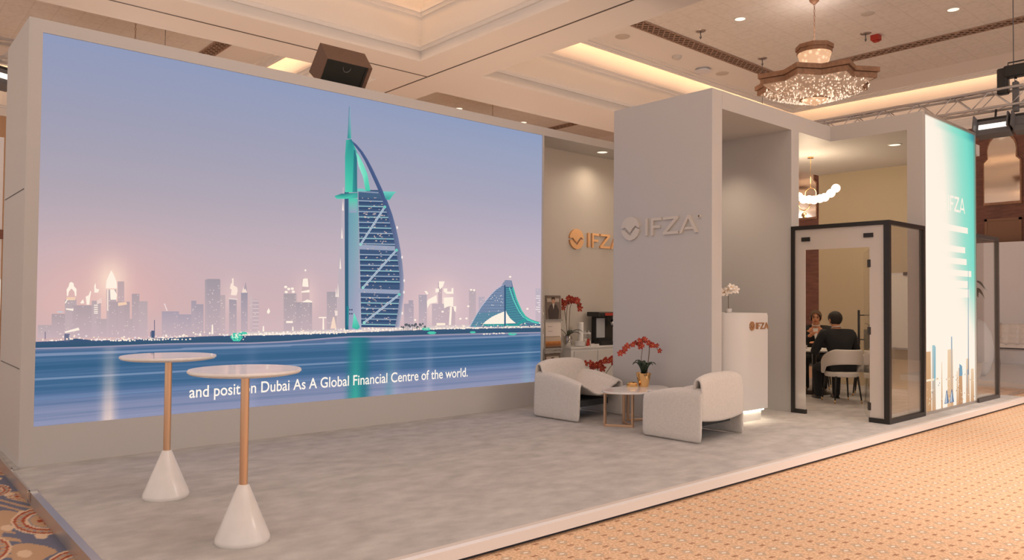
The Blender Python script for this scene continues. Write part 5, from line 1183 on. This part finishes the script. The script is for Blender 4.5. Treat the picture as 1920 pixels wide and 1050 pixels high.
def flood(loc, rz, label, tilt=-.25, on=True):
    r = empty('flood_light', loc, rz); r.rotation_euler = (tilt, 0, rz); tag(r, label, 'lamp', 'truss flood lights')
    MB().box(-.26, .26, .0, .22, -.24, .02).build('housing', M_grey, r, bevel=.015); MB().box(-.28, .28, .0, .24, .02, .06).build('top_fin', M_blackpl, r, bevel=.01)
    for s in (-1, 1): MB().box(s * .25 - .01, s * .25 + .01, -.16, .10, -.20, .05).build('barn_door', M_grey, r)
    MB().box(-.21, .21, -.012, .0, -.145, -.065).build('lamp_face', M_lampW if on else M_grey, r); MB().tube([(0, .1, .06), (0, .1, .24)], .018, 8).build('clamp', M_blackpl, r, True)
    return r
flood((14.42, 4.18, 4.74), -PI / 2, 'lit grey flood lamp hanging from the truss right of the light box')
flood((14.42, 3.62, 4.74), -PI / 2, 'unlit grey lamp on the truss at the right edge', on=False)
flood((1.55, 13.35, 5.0), 0.5, 'lit flood lamp glimpsed at the left edge beside the screen wall')
hs = empty('chain_hoist', (14.5, 3.93, 5.0)); tag(hs, 'black chain hoist hung from a steel cable above the truss', 'hoist')
MB().box(-.10, .10, -.36, .10, .42, .62).build('body', M_blackpl, hs, bevel=.03); MB().box(-.08, .08, .04, .20, .16, .60).build('motor', M_blackpl, hs, bevel=.03); MB().box(-.05, .05, -.10, -.02, -.16, .34).build('hook_block', M_grey, hs, bevel=.01)
MB().tube([(0, -.06, .34), (0, -.06, .42)], .02, 8).build('ring', M_chrome, hs, True); MB().tube([(0, -.03, .62), (0, -.03, ZC - 5.0)], .008, 6).build('cable', M_grey, hs)
MB().tube([(0, -.2, .62), (0, -.2, .68), (0, .05, .68), (0, .05, .62)], .012, 6).build('carry_handle', M_blackpl, hs)
hw = empty('hanging_fixture', (3.75, 12.3, 0)); bpy.data.objects.remove(hw)

# ------------------------------------------------------------------ neighbouring booths
fb = MB().box(22.2, 22.35, 1.5, 7.6, 0, 3.22).build('partition_wall', M_hallwhite); tag(fb, 'plain white partition of the far booth at the right edge', 'partition')
fpz = MB().box(16.9, 22.19, 1.5, 7.6, 0, .12).build('far_platform', mat('pale_glossy_floor', (0.72, 0.70, 0.69), 0.15)); tag(fpz, 'pale glossy floor of the far booth', 'platform')
st_ = MB().box(15.25, 19, 4.25, 4.29, 0, .035).box(15.25, 15.29, 4.29, 7.5, 0, .035).build('floor_edging', M_alu); tag(st_, 'low metal edging of the next stand on the beige carpet', 'edging')
rg_ = MB().box(15.29, 16.88, 4.29, 7.5, 0, .02).build('floor_covering', mat('mottled_rug', rgb(196, 170, 150), .5, noise=(5, .3))); tag(rg_, 'mottled pale floor covering of the next stand', 'rug')
bc = empty('lounge_chair', (20.7, 5.52, .135), math.radians(100)); bc.scale = (1.12, 1.12, 1.12); tag(bc, 'tufted white leather lounge chair with chrome legs at the right edge', 'chair')   # faces local +y
M_leather = mat('white_leather', (0.72, 0.68, 0.66), .4)
def cushion(nm, org, ux, uy, th, nx_=4, ny_=4):
    org, ux, uy = Vector(org), Vector(ux), Vector(uy); nn = ux.cross(uy).normalized()
    def f(u, v):
        b = th * (0.72 + .28 * abs(math.sin(u * nx_ * PI)) ** .5 * abs(math.sin(v * ny_ * PI)) ** .5); b *= min(1, 8 * min(u, 1 - u, v, 1 - v) + .35)
        return org + ux * u + uy * v + nn * b
    q = MB().grid(f, 24, 24); q.grid(lambda u, v: org + ux * (1 - u) + uy * v, 1, 1); q.build(nm, M_leather, bc, True)
cushion('seat_cushion', (-.38, -.30, .34), (.76, 0, 0), (0, .62, .06), .12); cushion('back_cushion', (.38, -.27, .42), (-.76, 0, 0), (0, -.22, .48), .12)
for s in (-1, 1):
    MB().tube([(s * .36, -.52, .92), (s * .36, -.36, .55), (s * .36, -.10, .26), (s * .36, .30, 0.01)], .014, 6).build('crossed_leg', M_chrome, bc, True); MB().tube([(s * .36, .36, .42), (s * .36, .05, .30), (s * .36, -.25, .16), (s * .36, -.42, .01)], .014, 6).build('crossed_leg', M_chrome, bc, True)
pd = MB().lathe([(.22, 0), (.30, .10), (.37, .40), (.38, .62), (.33, .90), (.22, 1.12), (.1, 1.2)], n=32).build('egg_shaped_stool', M_hallwhite, None, True); pd.location = (18.0, 5.62, .121); tag(pd, 'pale rounded pod seen through the glass right of the light box', 'stool')
pt = empty('potted_plant', (17.3, 5.40, .121)); tag(pt, 'slender dark-leaved plant seen through the glass right of the light box', 'plant')
MB().lathe([(.12, 0), (.16, .3), (.16, .32)], n=20).build('pot', M_white, pt, True, auto=40); MB().tube([(0, 0, .28), (.03, .02, 1.2), (-.02, 0, 2.2)], .012, 6).build('trunk', M_stem, pt, True)
rnd = random.Random(9)
for k in range(9):
    a_ = rnd.uniform(0, 2 * PI); z = rnd.uniform(1.8, 2.2); ln = rnd.uniform(.18, .28); dx, dy = math.cos(a_), math.sin(a_)
    MB().grid(lambda u, v: (dx * ln * u - dy * (v - .5) * .12 * math.sin(PI * min(1, u + .05)), dy * ln * u + dx * (v - .5) * .12 * math.sin(PI * min(1, u + .05)), z + .12 * u - .3 * u * u), 6, 2).build('leaf', M_leaf, pt, True, solid=.003)
lw_ = empty('booth_wall', (.6, 14.6, 0)); tag(lw_, 'pale booth wall glimpsed at the left edge behind the screen wall', 'partition')
MB().box(-3, 1.22, 0, .15, 0, 4.2).build('panel', M_hallwhite, lw_); MB().box(-3, 1.25, -.03, 0, 2.55, 2.7).build('band', M_brown, lw_); MB().box(.8, 1.22, -.03, 0, 1.4, 1.9).build('screen', mat('dim_screen', (.05, .06, .07), .3, emit=(.8, .72, .66), estr=.8), lw_)
hf = empty('hanging_fixture', (4.43, 15.2, 5.55)); tag(hf, 'small dark fixture on a wire above the screen wall at upper left', 'fixture')
MB().tube([(-.05, 0, 0), (.1, 0, .02), (.18, 0, -.08)], .02, 6).build('arm', M_dark, hf, True); MB().tube([(0, 0, .01), (0, 0, ZC - 5.55)], .006, 5).build('wire', M_grey, hf); MB().box(-.22, -.05, -.03, .03, -.02, .03).build('tag', M_paper, hf)
